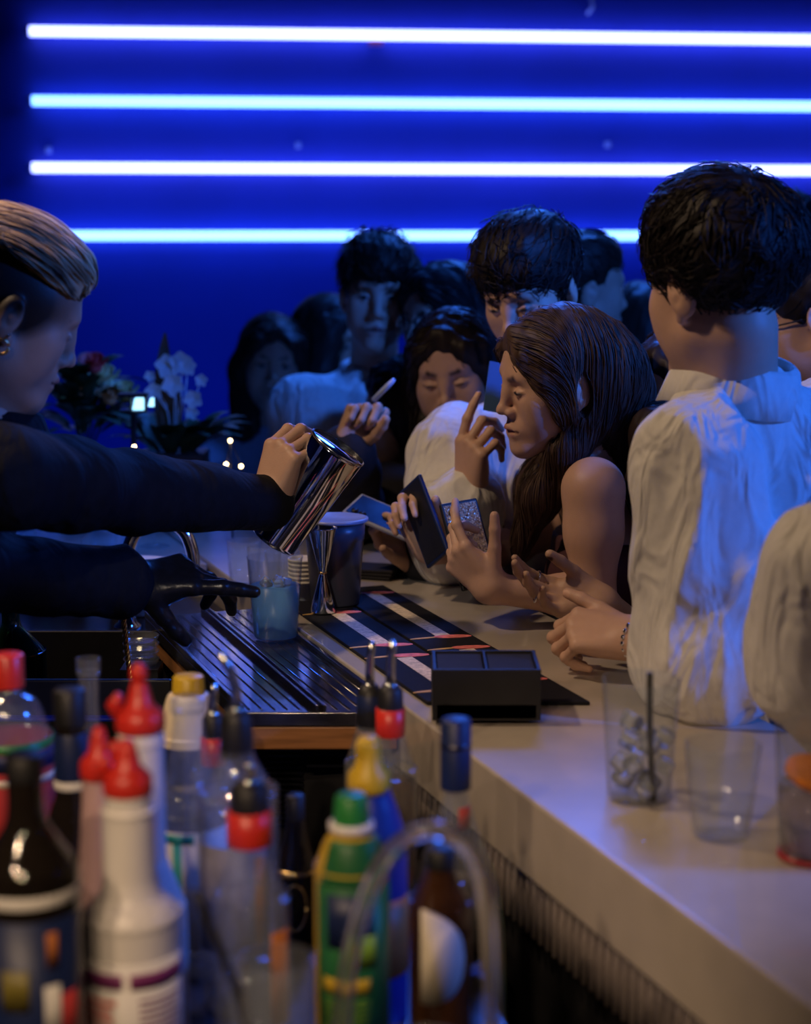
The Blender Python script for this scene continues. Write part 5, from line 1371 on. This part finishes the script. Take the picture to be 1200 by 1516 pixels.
b.box((lx, y + 0.01, zt_ + 0.004), (0.062, 0.034, 0.008)); b.build('frame', M['black'], parent=t)
y = 3.50
t = thing('fairy_lights', 'short string of warm fairy lights lying along the far counter', 'fairy lights', (xat(300, y), y, BZ))
fm = mat('warm_bulb', (1, 0.8, 0.5), 0.4, emit=(1.0, 0.72, 0.32), estr=14)
pts = [at(u, v, y) for u, v in [(190, 668), (199, 661), (240, 690), (290, 700), (313, 692), (319, 686), (335, 687), (341, 652), (350, 672), (357, 690), (362, 705)]]
MB().tube(pts, 0.0012, 6).build('wire', M['black'], parent=t)
for u, v in [(199, 661), (313, 692), (335, 687), (341, 652), (357, 690)]:
    MB().sphere(at(u, v, y) - V3(0, 0.004, 0), 0.0042, 10).build('bulb', fm, parent=t)
MB().tube([at(341, 652, y), V3(at(341, 652, y)[0], y + 0.01, BZ)], 0.002, 6).build('support', M['black'], parent=t)

# --- things held in the hands of the guests
def phone(label, c, xax, nrm, back, edge, w=0.072, l=0.148, name='phone'):
    R_ = frame(xax, nrm); c = np.asarray(c, float)
    t = thing(name, label, 'phone', c)
    MB().box(c, (l, w, 0.008), R=R_).build('case', edge, parent=t, bevel=0.003)
    MB().box(c + R_ @ V3(0, 0, 0.0042), (l - 0.010, w - 0.010, 0.001), R=R_).build('back_panel', back, parent=t)
    b = MB()
    for (dx, dy) in ((l / 2 - 0.018, w / 2 - 0.017), (l / 2 - 0.034, w / 2 - 0.017)): b.lathe([(0, 0), (0.0065, 0), (0.0065, 0.0016), (0, 0.0016)], c + R_ @ V3(dx, dy, 0.0046), 16, R=R_)
    b.build('camera_lenses', M['black'], parent=t)
    return t
gm = mat('glitter', (0.62, 0.46, 0.26), 0.25, metal=0.35)
nt = gm.node_tree; vo = nt.nodes.new('ShaderNodeTexVoronoi'); vo.inputs['Scale'].default_value = 520; tc_ = nt.nodes.new('ShaderNodeTexCoord'); nt.links.new(tc_.outputs['Object'], vo.inputs['Vector'])
cr = nt.nodes.new('ShaderNodeValToRGB'); cr.color_ramp.elements[0].color = (0.12, 0.08, 0.08, 1); cr.color_ramp.elements[1].color = (1.0, 0.80, 0.48, 1)
sp_ = nt.nodes.new('ShaderNodeSeparateColor'); nt.links.new(vo.outputs['Color'], sp_.inputs['Color']); nt.links.new(sp_.outputs['Red'], cr.inputs['Fac']); nt.links.new(cr.outputs['Color'], nt.nodes['Principled BSDF'].inputs['Base Color'])
nm_ = nt.nodes.new('ShaderNodeNormalMap'); nm_.space = 'OBJECT'; nm_.inputs['Strength'].default_value = 0.35; nt.links.new(vo.outputs['Color'], nm_.inputs['Color']); nt.links.new(nm_.outputs['Normal'], nt.nodes['Principled BSDF'].inputs['Normal'])
phone('phone in a sparkling gold glitter case held by the leaning woman', at(694, 806, 2.735), at(680, 745, 2.75) - at(708, 850, 2.715), (0.50, -0.85, 0.1), gm, M['black'])
phone('dark phone held up in the leaning woman\'s far hand', at(628, 772, 2.86), at(606, 716, 2.90) - at(645, 820, 2.84), (-0.86, -0.50, 0.12), M['black'], M['navy_paper'])
phone('pale-edged phone held flat, left of the dark phone', at(572, 768, 3.02), at(546, 757, 3.03) - at(600, 780, 3.0), (0.1, -0.45, 0.9), M['dark_steel'], M['blue_cloth'])
c = at(742, 575, 2.97); b = MB().box(c, (0.058, 0.0012, 0.088), R=ypr(20, -10, 12))
tag(b.build('card', mat('blue_card', (0.10, 0.22, 0.50), 0.5, noise=0.05), origin=c), 'blue card held in the raised hand of the tall young man', 'card')
a_, b_2 = at(553, 592, 3.22), at(583, 562, 3.19)
v_ = MB().tube([a_, a_ * 0.3 + b_2 * 0.7, b_2], [0.0055, 0.0055, 0.0040], 12)
tag(v_.build('pen', mat('pale_blue_pen', (0.45, 0.55, 0.75), 0.3, noise=0.05), origin=a_), 'small pale pen held in the raised fist of the woman in black', 'pen')
# ---------------------------------------------------------------- the people
def hcol(base, hi=None, f=(90, 90, 8), seed=2, mix=0.5, rig=None):
    base = np.array(base, float); hi = base * 1.8 if hi is None else np.array(hi, float)
    def fn(P):
        w = np.clip(0.5 + 0.7 * vnoise(P, f, seed), 0, 1)[:, None] * mix
        return base * (1 - w) + hi * w
    return fn
BLACKHAIR = (0.012, 0.009, 0.009); DARKHAIR = (0.022, 0.014, 0.011); BROWNHAIR = (0.042, 0.023, 0.017)
def legs(o, r, m='trouser'):
    cloth(o, 'trousers', r.trousers(), M[m], 0.014)
    for q in (1, -1): cloth(o, 'shoe', r.shoe(q), M['shoe'], 0.010)
def cuff(o, r, q, m, ext=0.0, rad=0.041, length=0.05):
    d = unit(r.wr[q] - r.el[q]); c = r.wr[q] + d * ext
    b = MB(); prof = [(rad - 0.003, -length), (rad, -length * 0.6), (rad + 0.001, -0.004), (rad - 0.0005, 0.0), (rad - 0.003, -0.003), (rad - 0.004, -length)]
    b.lathe(prof, c, 28, R=frame(np.cross(d, V3(0.2, 0.9, 0.3)), d)); return b.build('cuff', M[m], parent=o)

# ---- bartender
r = Rig(at(17, 466, 2.25), yaw=-67, pitch=-25, roll=2, scale=0.93, body_yaw=-62, neck=at(-28, 640, 2.28), sh=(at(-30, 690, 2.50), at(0, 702, 2.10)), lean=(0.0, -0.55), guest=False)
r.arm(1, at(190, 728, 2.36), at(396, 744, 2.56), hx=(0.30, 0.16, 0.94), hz=(-0.62, -0.72, 0.25), curl=[(40, 45, 25), (44, 50, 28), (48, 52, 30), (52, 55, 32)], thumb=(40, 30, 15), spread=0.05)
r.arm(-1, at(-60, 845, 2.20), at(194, 864, 2.40), hx=(0.95, 0.22, 0.10), hz=(0.05, -0.50, 0.86), curl=[(4, 8, 4), (30, 38, 20), (42, 48, 25), (50, 50, 28)], thumb=(30, 60, 15), spread=0.10)
under = S().ell((0, -0.022, 0.030), (0.092, 0.106, 0.082), k=0).ell((0, 0.118, -0.040), (0.078, 0.075, 0.115), k=0.005, op='-').cut((0, 0.35, -1), (0, -0.06, -0.070)).xf(r.R, r.h, r.s)
o = person(r, 'bartender with slicked blond hair and dark jacket pouring from a steel shaker', 'tan', face=dict(lid=0.75, jaw=0.95), brow=(0.015, 0.010, 0.008), hv=0.0024,
           extra=[(under, (0.020, 0.014, 0.012), 0.012)], hands=(1, -1), nails=(0.5, 0.3, 0.22))
top = S().ell((0, -0.020, 0.052), (0.080, 0.106, 0.084), k=0).ell((0, -0.005, 0.090), (0.066, 0.092, 0.044), k=0.03)
top.ell((0, 0.128, -0.020), (0.090, 0.070, 0.118), k=0.008, op='-')
top.cut((0.0, -0.30, -1), (0, 0.02, 0.062), k=0.012)
top.disp(lambda P: 0.0035 * vnoise(P, (75, 9, 60), 8) + 0.002 * vnoise(P, (150, 14, 120), 9))
top = top.xf(r.R, r.h, r.s)
sl = local_flow(r, lambda L: np.stack([np.zeros(len(L)), -np.ones(len(L)), 0.2 - 2.5 * np.clip(-L[:, 1], -0.05, 0.1)], 1))
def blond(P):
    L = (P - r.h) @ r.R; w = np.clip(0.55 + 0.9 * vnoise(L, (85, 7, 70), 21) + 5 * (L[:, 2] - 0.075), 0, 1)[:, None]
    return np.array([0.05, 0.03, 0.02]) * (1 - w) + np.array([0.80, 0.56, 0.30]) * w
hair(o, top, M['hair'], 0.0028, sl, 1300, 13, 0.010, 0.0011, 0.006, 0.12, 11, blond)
e = MB()
ec = r.L(0.081, -0.010, -0.046)
ring = [ec + r.R @ V3(0.0015 * math.sin(a), 0.0095 * math.cos(a), 0.0095 * math.sin(a)) for a in np.linspace(0.5, 2 * math.pi + 0.2, 20)]
e.tube(ring, 0.0022, 8); e.build('hoop_earring', M['gold'], parent=o)
MB().sphere(r.L(0.081, -0.006, -0.028), 0.0026, 10).build('ear_stud', M['chrome'], parent=o)
jk = r.torso_cloth(grow=0.004, sleeves=(1, 0.95), loose=0.003, seed=31, noise=0.007, scale=(13, 13, 5), cuff=0.0)
cloth(o, 'jacket', jk, M['dark_jacket'], 0.0055)
collar(o, r, M['dark_jacket'], r=0.078, h=0.045, gap=30)
legs(o, r)
# black glove over the lower hand
d = unit(r.wr[-1] - r.el[-1])
h, tips = hand_sdf([(4, 8, 4), (30, 38, 20), (42, 48, 25), (50, 50, 28)], thumb=(30, 60, 15), spread=0.10, mirror=-1)
Rh, t_, sc = r.hf[-1]; gl = h.xf(Rh, t_, sc); gl.cap(r.wr[-1] + d * 0.002, r.wr[-1] + d * 0.02, 0.032, 0.029, k=0.012)
g2 = lambda P: gl(P) - 0.0022 + 0.0008 * vnoise(P, 60, 3)
lo, hi = gl.bounds(); v, q = nets(g2, 0.003, lo - 0.006, hi + 0.006)
np_mesh('glove', [(v, q)], M['glove'], parent=o)

# ---- the woman leaning on the bar with the glitter phone
r = Rig(at(820, 566, 2.80), yaw=107, pitch=-10, roll=-5, scale=0.96, body_yaw=112, neck=at(868, 690, 2.86), sh=(at(878, 722, 2.70), at(868, 735, 3.02)), lean=(0.0, -0.22), female=True)
elb = on(878, 926, BZ) + UP * 0.046
r.arm(-1, elb, at(728, 872, 2.66), hx=(-0.66, 0.10, 0.66), hz=(-0.42, -0.80, -0.42), curl=[(24, 22, 12), (44, 72, 34), (50, 76, 36), (54, 78, 36)], thumb=(46, 20, 8), spread=0.07)
r.arm(1, on(800, 905, BZ) + V3(0, 0.34, 0.05), at(640, 815, 2.92), hx=(-0.45, 0.05, 0.85), hz=(0.35, 0.9, -0.1), curl=[(52, 62, 34), (52, 62, 34), (54, 62, 34), (56, 62, 34)], thumb=(40, 30, 10))
o = person(r, 'young woman with long brown hair and bare shoulders leaning on the bar', 'fair', face=dict(lid=0.72, jaw=0.86, cheek=1.04, part=0.6), hv=0.0023, bv=0.006, brow=(0.035, 0.02, 0.015), lips=(0.40, 0.13, 0.12), nails=(0.6, 0.38, 0.32))
hc = long_cap(r, 0.002, part=0.008).xf(r.R, r.h, r.s)
hc = hc + S().chain([r.L(-0.02, -0.085, -0.00), at(905, 590, 2.86), at(918, 650, 2.86), at(925, 700, 2.90)], [0.075, 0.062, 0.045, 0.022], k=0.04)
hc = hc + S().chain([r.L(0.03, -0.07, -0.05), at(850, 650, 2.96), at(800, 720, 2.90), at(770, 800, 2.86)], [0.062, 0.050, 0.034, 0.016], k=0.04)
hc = hc + S().chain([r.L(-0.05, -0.035, -0.07), at(836, 668, 2.76), at(800, 735, 2.78), at(768, 815, 2.80)], [0.030, 0.022, 0.026, 0.012], k=0.03)
hc.ell(r.L(-0.086, -0.016, -0.012), (0.026, 0.022, 0.036), k=0.008, op='-', R=r.R)
hc.disp(comb(0.0022, 85, 14))
hair(o, hc, M['hair'], 0.0035, fall_flow(r, 0.008), 2600, 28, 0.010, 0.0007, 0.005, 0.06, 12, hcol(BROWNHAIR, (0.11, 0.068, 0.052), (110, 110, 10), 5, 0.8))
tp = r.torso_cloth(grow=0.008, sleeves=(0, 0), loose=0.006, neck_drop=0.06, seed=33, noise=0.003); tp.cut(UP, r.C + UP * 0.075, k=0.006)
cloth(o, 'top', tp, M['maroon_cloth'], 0.007)
legs(o, r)

# ---- tall young man in a white shirt behind her
r = Rig(at(785, 432, 3.15), yaw=146, pitch=-24, roll=4, scale=1.02, body_yaw=165, neck=at(795, 590, 3.22), sh=(at(915, 640, 3.22), at(672, 668, 3.16)), lean=(0, -0.10))
r.arm(1, V3(*at(672, 850, 3.06)[:2], 1.15), at(694, 728, 2.98), hx=(0.05, -0.15, 1.0), hz=(-0.75, -0.62, 0.10), curl=[(18, 10, 6), (40, 62, 30), (50, 70, 36), (56, 74, 38)], thumb=(30, 40, 14), spread=0.03)
r.arm(-1)
o = person(r, 'tall dark-haired young man in a white shirt, one hand raised', 'fair', face=dict(lid=0.7), hv=0.003, bv=0.008)
hair(o, short_hair(r, 0.006, fringe=0.020, top=0.008, side=0.006), M['hair'], 0.004, whorl_flow(r), 900, 8, 0.007, 0.0011, 0.010, 0.5, 13, hcol(BLACKHAIR, (0.03, 0.02, 0.016)))
sh = r.torso_cloth(grow=0.014, sleeves=(1, 1), loose=0.022, seed=35, noise=0.014, scale=(13, 13, 5), cuff=0.03, neck_drop=0.02)
cloth(o, 'shirt', sh, M['white_cloth'], 0.0065); collar(o, r, M['white_cloth'], r=0.074, h=0.044, lift=0.012); cuff(o, r, 1, 'white_cloth', 0.0, 0.043); legs(o, r)

# ---- man with his back to us, white shirt, elbow on the bar
r = Rig(at(1064, 426, 2.30), yaw=30, pitch=-6, roll=-3, scale=1.06, body_yaw=44, neck=at(1086, 590, 2.33), sh=(at(1032, 694, 2.22), (0.625, 2.47, 1.40)), lean=(0.05, -0.06))
elb = on(1052, 1060, BZ) + UP * 0.080 + V3(0, 0.02, 0)
wrl = at(938, 944, 2.33)
r.arm(-1, elb, wrl, hx=(-0.93, 0.30, 0.06), hz=(0.10, -0.62, 0.78), curl=[(46, 66, 34), (48, 70, 36), (52, 72, 38), (56, 74, 38)], thumb=(30, -6, 12), spread=0.02)
r.arm(1, (0.70, 2.75, 1.14), (0.50, 2.80, 1.16))
o = person(r, 'man in a white shirt seen from behind, left elbow on the bar', 'fair', hv=0.003, bv=0.007, handv=0.0024)
hair(o, short_hair(r, 0.008, top=0.012, nape=0.016, side=0.008, seed=6), M['hair'], 0.0035, whorl_flow(r, c=(0.0, -0.06, 0.125), fwd=0.2), 1500, 8, 0.007, 0.0011, 0.008, 0.4, 14, hcol(BLACKHAIR, (0.03, 0.02, 0.016)))
sh = r.torso_cloth(grow=0.012, sleeves=(1, 0.55), loose=0.028, neck_drop=0.02, seed=37, noise=0.020, scale=(13, 13, 5), cuff=0.0)
cloth(o, 'shirt', sh, M['white_cloth'], 0.0055)
collar(o, r, M['white_cloth'], r=0.078, h=0.046, gap=30, lift=0.022)
b = MB(); d = unit(r.wr[-1] - r.el[-1]); c = r.wr[-1] - d * 0.018
for k in range(22):
    a = 2 * math.pi * k / 22; Rw = frame(np.cross(d, V3(0.1, 0.2, 0.9)), d)
    b.sphere(c + Rw @ V3(0.031 * math.cos(a), 0.031 * math.sin(a), 0.004 * math.sin(a)), 0.0042, 8)
b.build('bracelet', M['chrome'], parent=o)
legs(o, r)

# ---- woman with rings, mostly hidden by the man in front
r = Rig(at(1008, 590, 2.92), yaw=135, pitch=-12, scale=0.95, body_yaw=130, neck=at(1010, 712, 2.96), female=True, lean=(0, -0.2))
r.arm(1, at(985, 985, 2.70), at(893, 893, 2.52), hx=(-0.95, -0.10, 0.16), hz=(-0.15, 0.62, -0.76), curl=[(16, 22, 12), (20, 26, 16), (24, 28, 18), (28, 32, 20)], thumb=(16, 30, 12), spread=0.03)
r.arm(-1)
o = person(r, 'dark-haired woman with dark nails and rings, mostly hidden behind the white sleeve', 'olive', face=dict(lid=0.4, jaw=0.86), hv=0.004, bv=0.010, nails=(0.06, 0.01, 0.015))
hc = long_cap(r, 0.004).xf(r.R, r.h, r.s) + S().chain([r.L(0.05, -0.04, -0.03), at(968, 640, 2.74), at(962, 720, 2.74), at(965, 800, 2.74)], [0.055, 0.035, 0.035, 0.02], k=0.03)
hc = hc + S().chain([r.L(-0.05, -0.04, -0.03), at(1050, 690, 2.72), at(1050, 760, 2.72)], [0.055, 0.045, 0.03], k=0.03); hc.disp(comb(0.003, 80, 15))
hair(o, hc, M['hair'], 0.005, fall_flow(r), 300, 20, 0.012, 0.0012, 0.006, 0.1, 15, hcol(DARKHAIR))
cloth(o, 'dress', r.torso_cloth(grow=0.010, sleeves=(0.4, 0.4), seed=39, noise=0.004), M['black_cloth'], 0.009)
Rh, t_, sc = r.hf[1]
b = MB()
for fx, fy in ((0.112, 0.0265), (0.118, -0.013)):
    c = t_ + Rh @ (V3(fx, fy, -0.010) * sc); ringp = [c + Rh @ V3(0.001, 0.0098 * math.cos(a), 0.0098 * math.sin(a)) for a in np.linspace(0, 2 * math.pi, 18)]
    rg = MB().tube(ringp, 0.0016, 8); rg.build('ring', M['chrome'], parent=o)
legs(o, r)

# ---- woman with long black hair looking down
r = Rig(at(672, 556, 3.40), yaw=166, pitch=-10, roll=6, scale=1.0, body_yaw=170, neck=at(690, 700, 3.47), female=True, width=0.17)
r.arm(1); r.arm(-1)
o = person(r, 'woman with long straight black hair looking down beside the tall young man', 'fair', face=dict(lid=0.85, jaw=0.86), hv=0.003, bv=0.011, brow=(0.02, 0.013, 0.01))
hc = long_cap(r, 0.003, part=0.01).xf(r.R, r.h, r.s)
for q, pts in ((1, [(640, 640), (634, 720), (630, 800)]), (-1, [(722, 640), (728, 720), (730, 800)])):
    hc = hc + S().chain([r.L(0.062 * q, -0.01, -0.02)] + [at(u, v, 3.40) for u, v in pts], [0.040, 0.034, 0.036, 0.025], k=0.03)
hc.disp(comb(0.003, 80, 16))
hair(o, hc, M['hair'], 0.004, fall_flow(r, 0.01), 700, 22, 0.012, 0.0010, 0.006, 0.1, 16, hcol(BLACKHAIR, (0.035, 0.024, 0.02)))
cloth(o, 'sweater', r.torso_cloth(grow=0.014, seed=41), M['black_cloth'], 0.010); legs(o, r)

# ---- woman with glasses
r = Rig(at(656, 476, 3.85), yaw=130, pitch=-4, roll=3, scale=1.0, body_yaw=165, neck=at(672, 610, 3.90), female=True, width=0.17)
r.arm(1); r.arm(-1)
o = person(r, 'dark-haired woman wearing glasses at the back of the crowd', 'fair', face=dict(lid=0.4, jaw=0.88), hv=0.0035, bv=0.012)
hc = long_cap(r, 0.006).xf(r.R, r.h, r.s) + S().chain([r.L(-0.06, -0.03, -0.02), at(706, 560, 3.87), at(712, 660, 3.87)], [0.05, 0.04, 0.03], k=0.03); hc.disp(comb(0.003, 70, 17))
hair(o, hc, M['hair'], 0.005, fall_flow(r), 400, 14, 0.010, 0.0012, 0.006, 0.12, 17, hcol(BLACKHAIR, (0.03, 0.02, 0.018)))
def glasses(o, r, name='glasses'):
    b = MB()
    for q in (1, -1):
        b.tube([r.L(q * 0.033 + 0.024 * math.cos(a), 0.093 - 0.010 * abs(math.cos(a)) * (1 if math.cos(a) * q > 0 else 0), 0.002 + 0.020 * math.sin(a)) for a in np.linspace(0, 2 * math.pi, 25)], 0.0016, 8)
        b.tube([r.L(q * 0.057, 0.084, 0.006), r.L(q * 0.074, 0.05, 0.008), r.L(q * 0.078, -0.005, 0.008)], 0.0016, 8)
    b.tube([r.L(-0.010, 0.093, 0.006), r.L(0, 0.096, 0.009), r.L(0.010, 0.093, 0.006)], 0.0014, 8)
    f = b.build(name, M['black'], parent=o)
    l = MB()
    for q in (1, -1):
        c = r.L(q * 0.033, 0.0915, 0.002); l.lathe([(0, 0), (0.0225, 0), (0.0225, 0.0012), (0, 0.0012)], c, 24, R=np.stack([r.R[:, 0], r.R[:, 2], r.R[:, 1]], 1))
    l.build('lens', M['glass'], parent=f)
glasses(o, r)
cloth(o, 'sweater', r.torso_cloth(grow=0.014, seed=43), M['black_cloth'], 0.011); legs(o, r)

# ---- young man with a fringe and a pale shirt
r = Rig(at(558, 438, 3.95), yaw=182, pitch=-4, roll=-2, scale=1.04, body_yaw=165, neck=at(552, 565, 4.0), sh=(at(672, 612, 4.02), at(452, 606, 3.92)), lean=(0, -0.05))
r.arm(1); r.arm(-1)
o = person(r, 'young man with a dark fringe and pale open-collared shirt, looking at the camera', 'fair', face=dict(lid=0.35), hv=0.0032, bv=0.009)
hair(o, short_hair(r, 0.005, fringe=0.030, top=0.006, side=0.002, seed=9), M['hair'], 0.004, whorl_flow(r, mess=0.9), 800, 8, 0.008, 0.0013, 0.014, 0.6, 18, hcol(DARKHAIR, (0.04, 0.027, 0.02)))
sh = r.torso_cloth(grow=0.012, sleeves=(1, 1), loose=0.020, seed=45, noise=0.016, scale=(13, 13, 5), neck_drop=0.03); cloth(o, 'shirt', sh, M['white_cloth'], 0.0075)
collar(o, r, M['white_cloth'], r=0.074, h=0.048, gap=38, drop=0.04, lift=0.012); legs(o, r)

# ---- woman at the far left, lit blue
r = Rig(at(402, 540, 4.40), yaw=188, pitch=-2, roll=-4, scale=0.98, body_yaw=200, neck=at(402, 645, 4.46), female=True, width=0.17)
r.arm(1); r.arm(-1)
o = person(r, 'young woman with long brown hair standing alone at the left of the crowd', 'fair', face=dict(lid=0.45, jaw=0.88, smile=0.5), hv=0.0035, bv=0.011)
hc = long_cap(r, 0.004, part=-0.01).xf(r.R, r.h, r.s)
for q, pts in ((1, [(366, 590), (362, 640), (370, 690)]), (-1, [(438, 590), (430, 640), (420, 680)])):
    hc = hc + S().chain([r.L(0.066 * q, -0.015, -0.02)] + [at(u, v, 4.42) for u, v in pts], [0.042, 0.036, 0.036, 0.022], k=0.03)
hc.disp(comb(0.003, 70, 19))
hair(o, hc, M['hair'], 0.005, fall_flow(r, -0.01), 600, 18, 0.012, 0.0013, 0.006, 0.1, 19, hcol(BROWNHAIR))
cloth(o, 'blouse', r.torso_cloth(grow=0.012, seed=47), M['blue_cloth'], 0.010); legs(o, r)

# ---- long-haired person behind the young man
r = Rig(at(492, 510, 4.5), yaw=230, pitch=-5, scale=0.98, body_yaw=230, neck=at(492, 640, 4.5), female=True, width=0.165)
r.arm(1); r.arm(-1)
o = person(r, 'person with long dark hair turned away behind the young man in the pale shirt', 'olive', hv=0.005, bv=0.013)
hc = long_cap(r, 0.006).xf(r.R, r.h, r.s)
hc = hc + S().chain([r.L(0.05, 0.02, 0.0), at(468, 560, 4.43), at(462, 610, 4.43)], [0.055, 0.045, 0.03], k=0.03) + S().chain([r.L(-0.05, -0.02, 0.0), at(518, 570, 4.47)], [0.055, 0.05], k=0.03)
hc.disp(comb(0.003, 70, 20))
hair(o, hc, M['hair'], 0.006, fall_flow(r), 300, 16, 0.012, 0.0013, 0.006, 0.1, 20, hcol(DARKHAIR))
cloth(o, 'top', r.torso_cloth(grow=0.012, seed=48), M['black_cloth'], 0.012); legs(o, r)

# ---- woman in black with a raised hand holding a vape
r = Rig(at(602, 612, 3.66), yaw=100, pitch=-4, scale=0.97, body_yaw=150, neck=at(612, 725, 3.70), female=True, width=0.17, lean=(0, -0.2))
r.arm(1, V3(*at(516, 800, 3.42)[:2], 1.15), at(514, 662, 3.24), hx=(0.42, 0.15, 0.85), hz=(-0.25, 0.85, 0.0), curl=[(72, 86, 46), (76, 90, 50), (80, 92, 50), (84, 92, 50)], thumb=(14, 50, 22), spread=0.02)
r.arm(-1, on(690, 850, BZ) + UP * 0.07, at(618, 832, 3.08), hx=(-0.72, -0.1, 0.66), hz=(0.2, 0.55, -0.8), curl='grip', thumb=(40, 30, 12))
o = person(r, 'woman in black with long black hair, raised hand holding a small pen', 'olive', face=dict(lid=0.5, jaw=0.86), hv=0.0035, bv=0.010, nails=(0.5, 0.25, 0.25))
hc = long_cap(r, 0.004, open_=-0.004, line=-0.010).xf(r.R, r.h, r.s)
hc = hc + S().chain([r.L(-0.05, 0.0, 0.0), at(622, 650, 3.62), at(626, 740, 3.60), at(626, 800, 3.6)], [0.050, 0.040, 0.050, 0.03], k=0.03)
hc.disp(comb(0.003, 80, 22))
hair(o, hc, M['hair'], 0.0045, fall_flow(r), 500, 20, 0.012, 0.0011, 0.006, 0.1, 22, hcol(BLACKHAIR, (0.03, 0.02, 0.018)))
cloth(o, 'sweater', r.torso_cloth(grow=0.016, seed=49), M['black_cloth'], 0.009); legs(o, r)
VAPE = (r.hf[1], r.wr[1].copy())

# ---- man in profile behind the tall young man
r = Rig(at(862, 432, 3.85), yaw=-72, pitch=-2, scale=1.0, body_yaw=-100, neck=at(880, 560, 3.86))
r.arm(1); r.arm(-1)
o = person(r, 'man in profile facing right behind the tall young man, pale shirt', 'fair', face=dict(lid=0.4), hv=0.0035, bv=0.011)
hair(o, short_hair(r, 0.003, seed=12), M['hair'], 0.005, whorl_flow(r), 300, 6, 0.006, 0.0012, 0.006, 0.4, 23, hcol(DARKHAIR))
cloth(o, 'shirt', r.torso_cloth(grow=0.012, loose=0.02, seed=51), M['white_cloth'], 0.009); collar(o, r, M['white_cloth'], r=0.078, h=0.045); legs(o, r)

# ---- dark head between him and the man seen from behind
r = Rig(at(942, 495, 4.25), yaw=20, scale=0.98, body_yaw=10, neck=at(945, 620, 4.25), female=True, width=0.17)
r.arm(1); r.arm(-1)
o = person(r, 'person with dark hair facing the wall, behind the man in profile', 'olive', hv=0.006, bv=0.014)
hc = long_cap(r, 0.004).xf(r.R, r.h, r.s) + S().chain([r.L(0, -0.06, -0.03), at(945, 590, 4.2), at(950, 650, 4.2)], [0.085, 0.08, 0.06], k=0.03); hc.disp(comb(0.003, 70, 24))
hair(o, hc, M['hair'], 0.006, fall_flow(r), 250, 14, 0.012, 0.0013, 0.006, 0.1, 24, hcol(DARKHAIR))
cloth(o, 'top', r.torso_cloth(grow=0.012, seed=52), M['black_cloth'], 0.013); legs(o, r)

# ---- right edge: person with glasses, a tall man behind, and a white sleeve in front
r = Rig(at(1214, 476, 3.05), yaw=62, pitch=-14, scale=1.05, body_yaw=60, neck=at(1232, 630, 3.05))
r.arm(1); r.arm(-1)
o = person(r, 'dark-haired person with glasses cut by the right edge of the photo', 'fair', hv=0.0035, bv=0.012)
hair(o, short_hair(r, 0.006, side=0.004, seed=14), M['hair'], 0.005, whorl_flow(r), 300, 7, 0.007, 0.0012, 0.008, 0.4, 25, hcol(BLACKHAIR))
glasses(o, r); cloth(o, 'shirt', r.torso_cloth(grow=0.014, seed=53), M['black_cloth'], 0.012); legs(o, r)

r = Rig(at(1160, 372, 4.05), yaw=15, scale=1.0, body_yaw=15, neck=at(1165, 495, 4.05))
r.arm(1); r.arm(-1)
o = person(r, 'tall dark-haired man far back, behind the head of the man seen from behind', 'olive', hv=0.006, bv=0.014)
hair(o, short_hair(r, 0.004, nape=0.01, seed=15), M['hair'], 0.006, whorl_flow(r), 250, 7, 0.007, 0.0013, 0.008, 0.4, 26, hcol(BLACKHAIR))
cloth(o, 'shirt', r.torso_cloth(grow=0.012, seed=54), M['black_cloth'], 0.013); legs(o, r)

r = Rig(at(1440, 520, 1.80), yaw=40, scale=1.0, body_yaw=10, neck=at(1430, 700, 1.82), sh=(at(1240, 850, 1.90), at(1540, 866, 1.62)), lean=(0.05, -0.1))
r.arm(-1, at(1226, 975, 1.92), at(1310, 1090, 2.0)); r.arm(1)
o = person(r, 'person in a white shirt whose sleeve enters at the right edge', 'fair', hv=0.006, bv=0.009)
hair(o, short_hair(r, 0.004, seed=16), M['hair'], 0.006, whorl_flow(r), 200, 7, 0.007, 0.0013, 0.008, 0.4, 27, hcol(DARKHAIR))
cloth(o, 'shirt', r.torso_cloth(grow=0.016, loose=0.026, seed=55, noise=0.010, scale=(13, 13, 5)), M['white_cloth'], 0.007); collar(o, r, M['white_cloth'], r=0.079, h=0.046); legs(o, r)
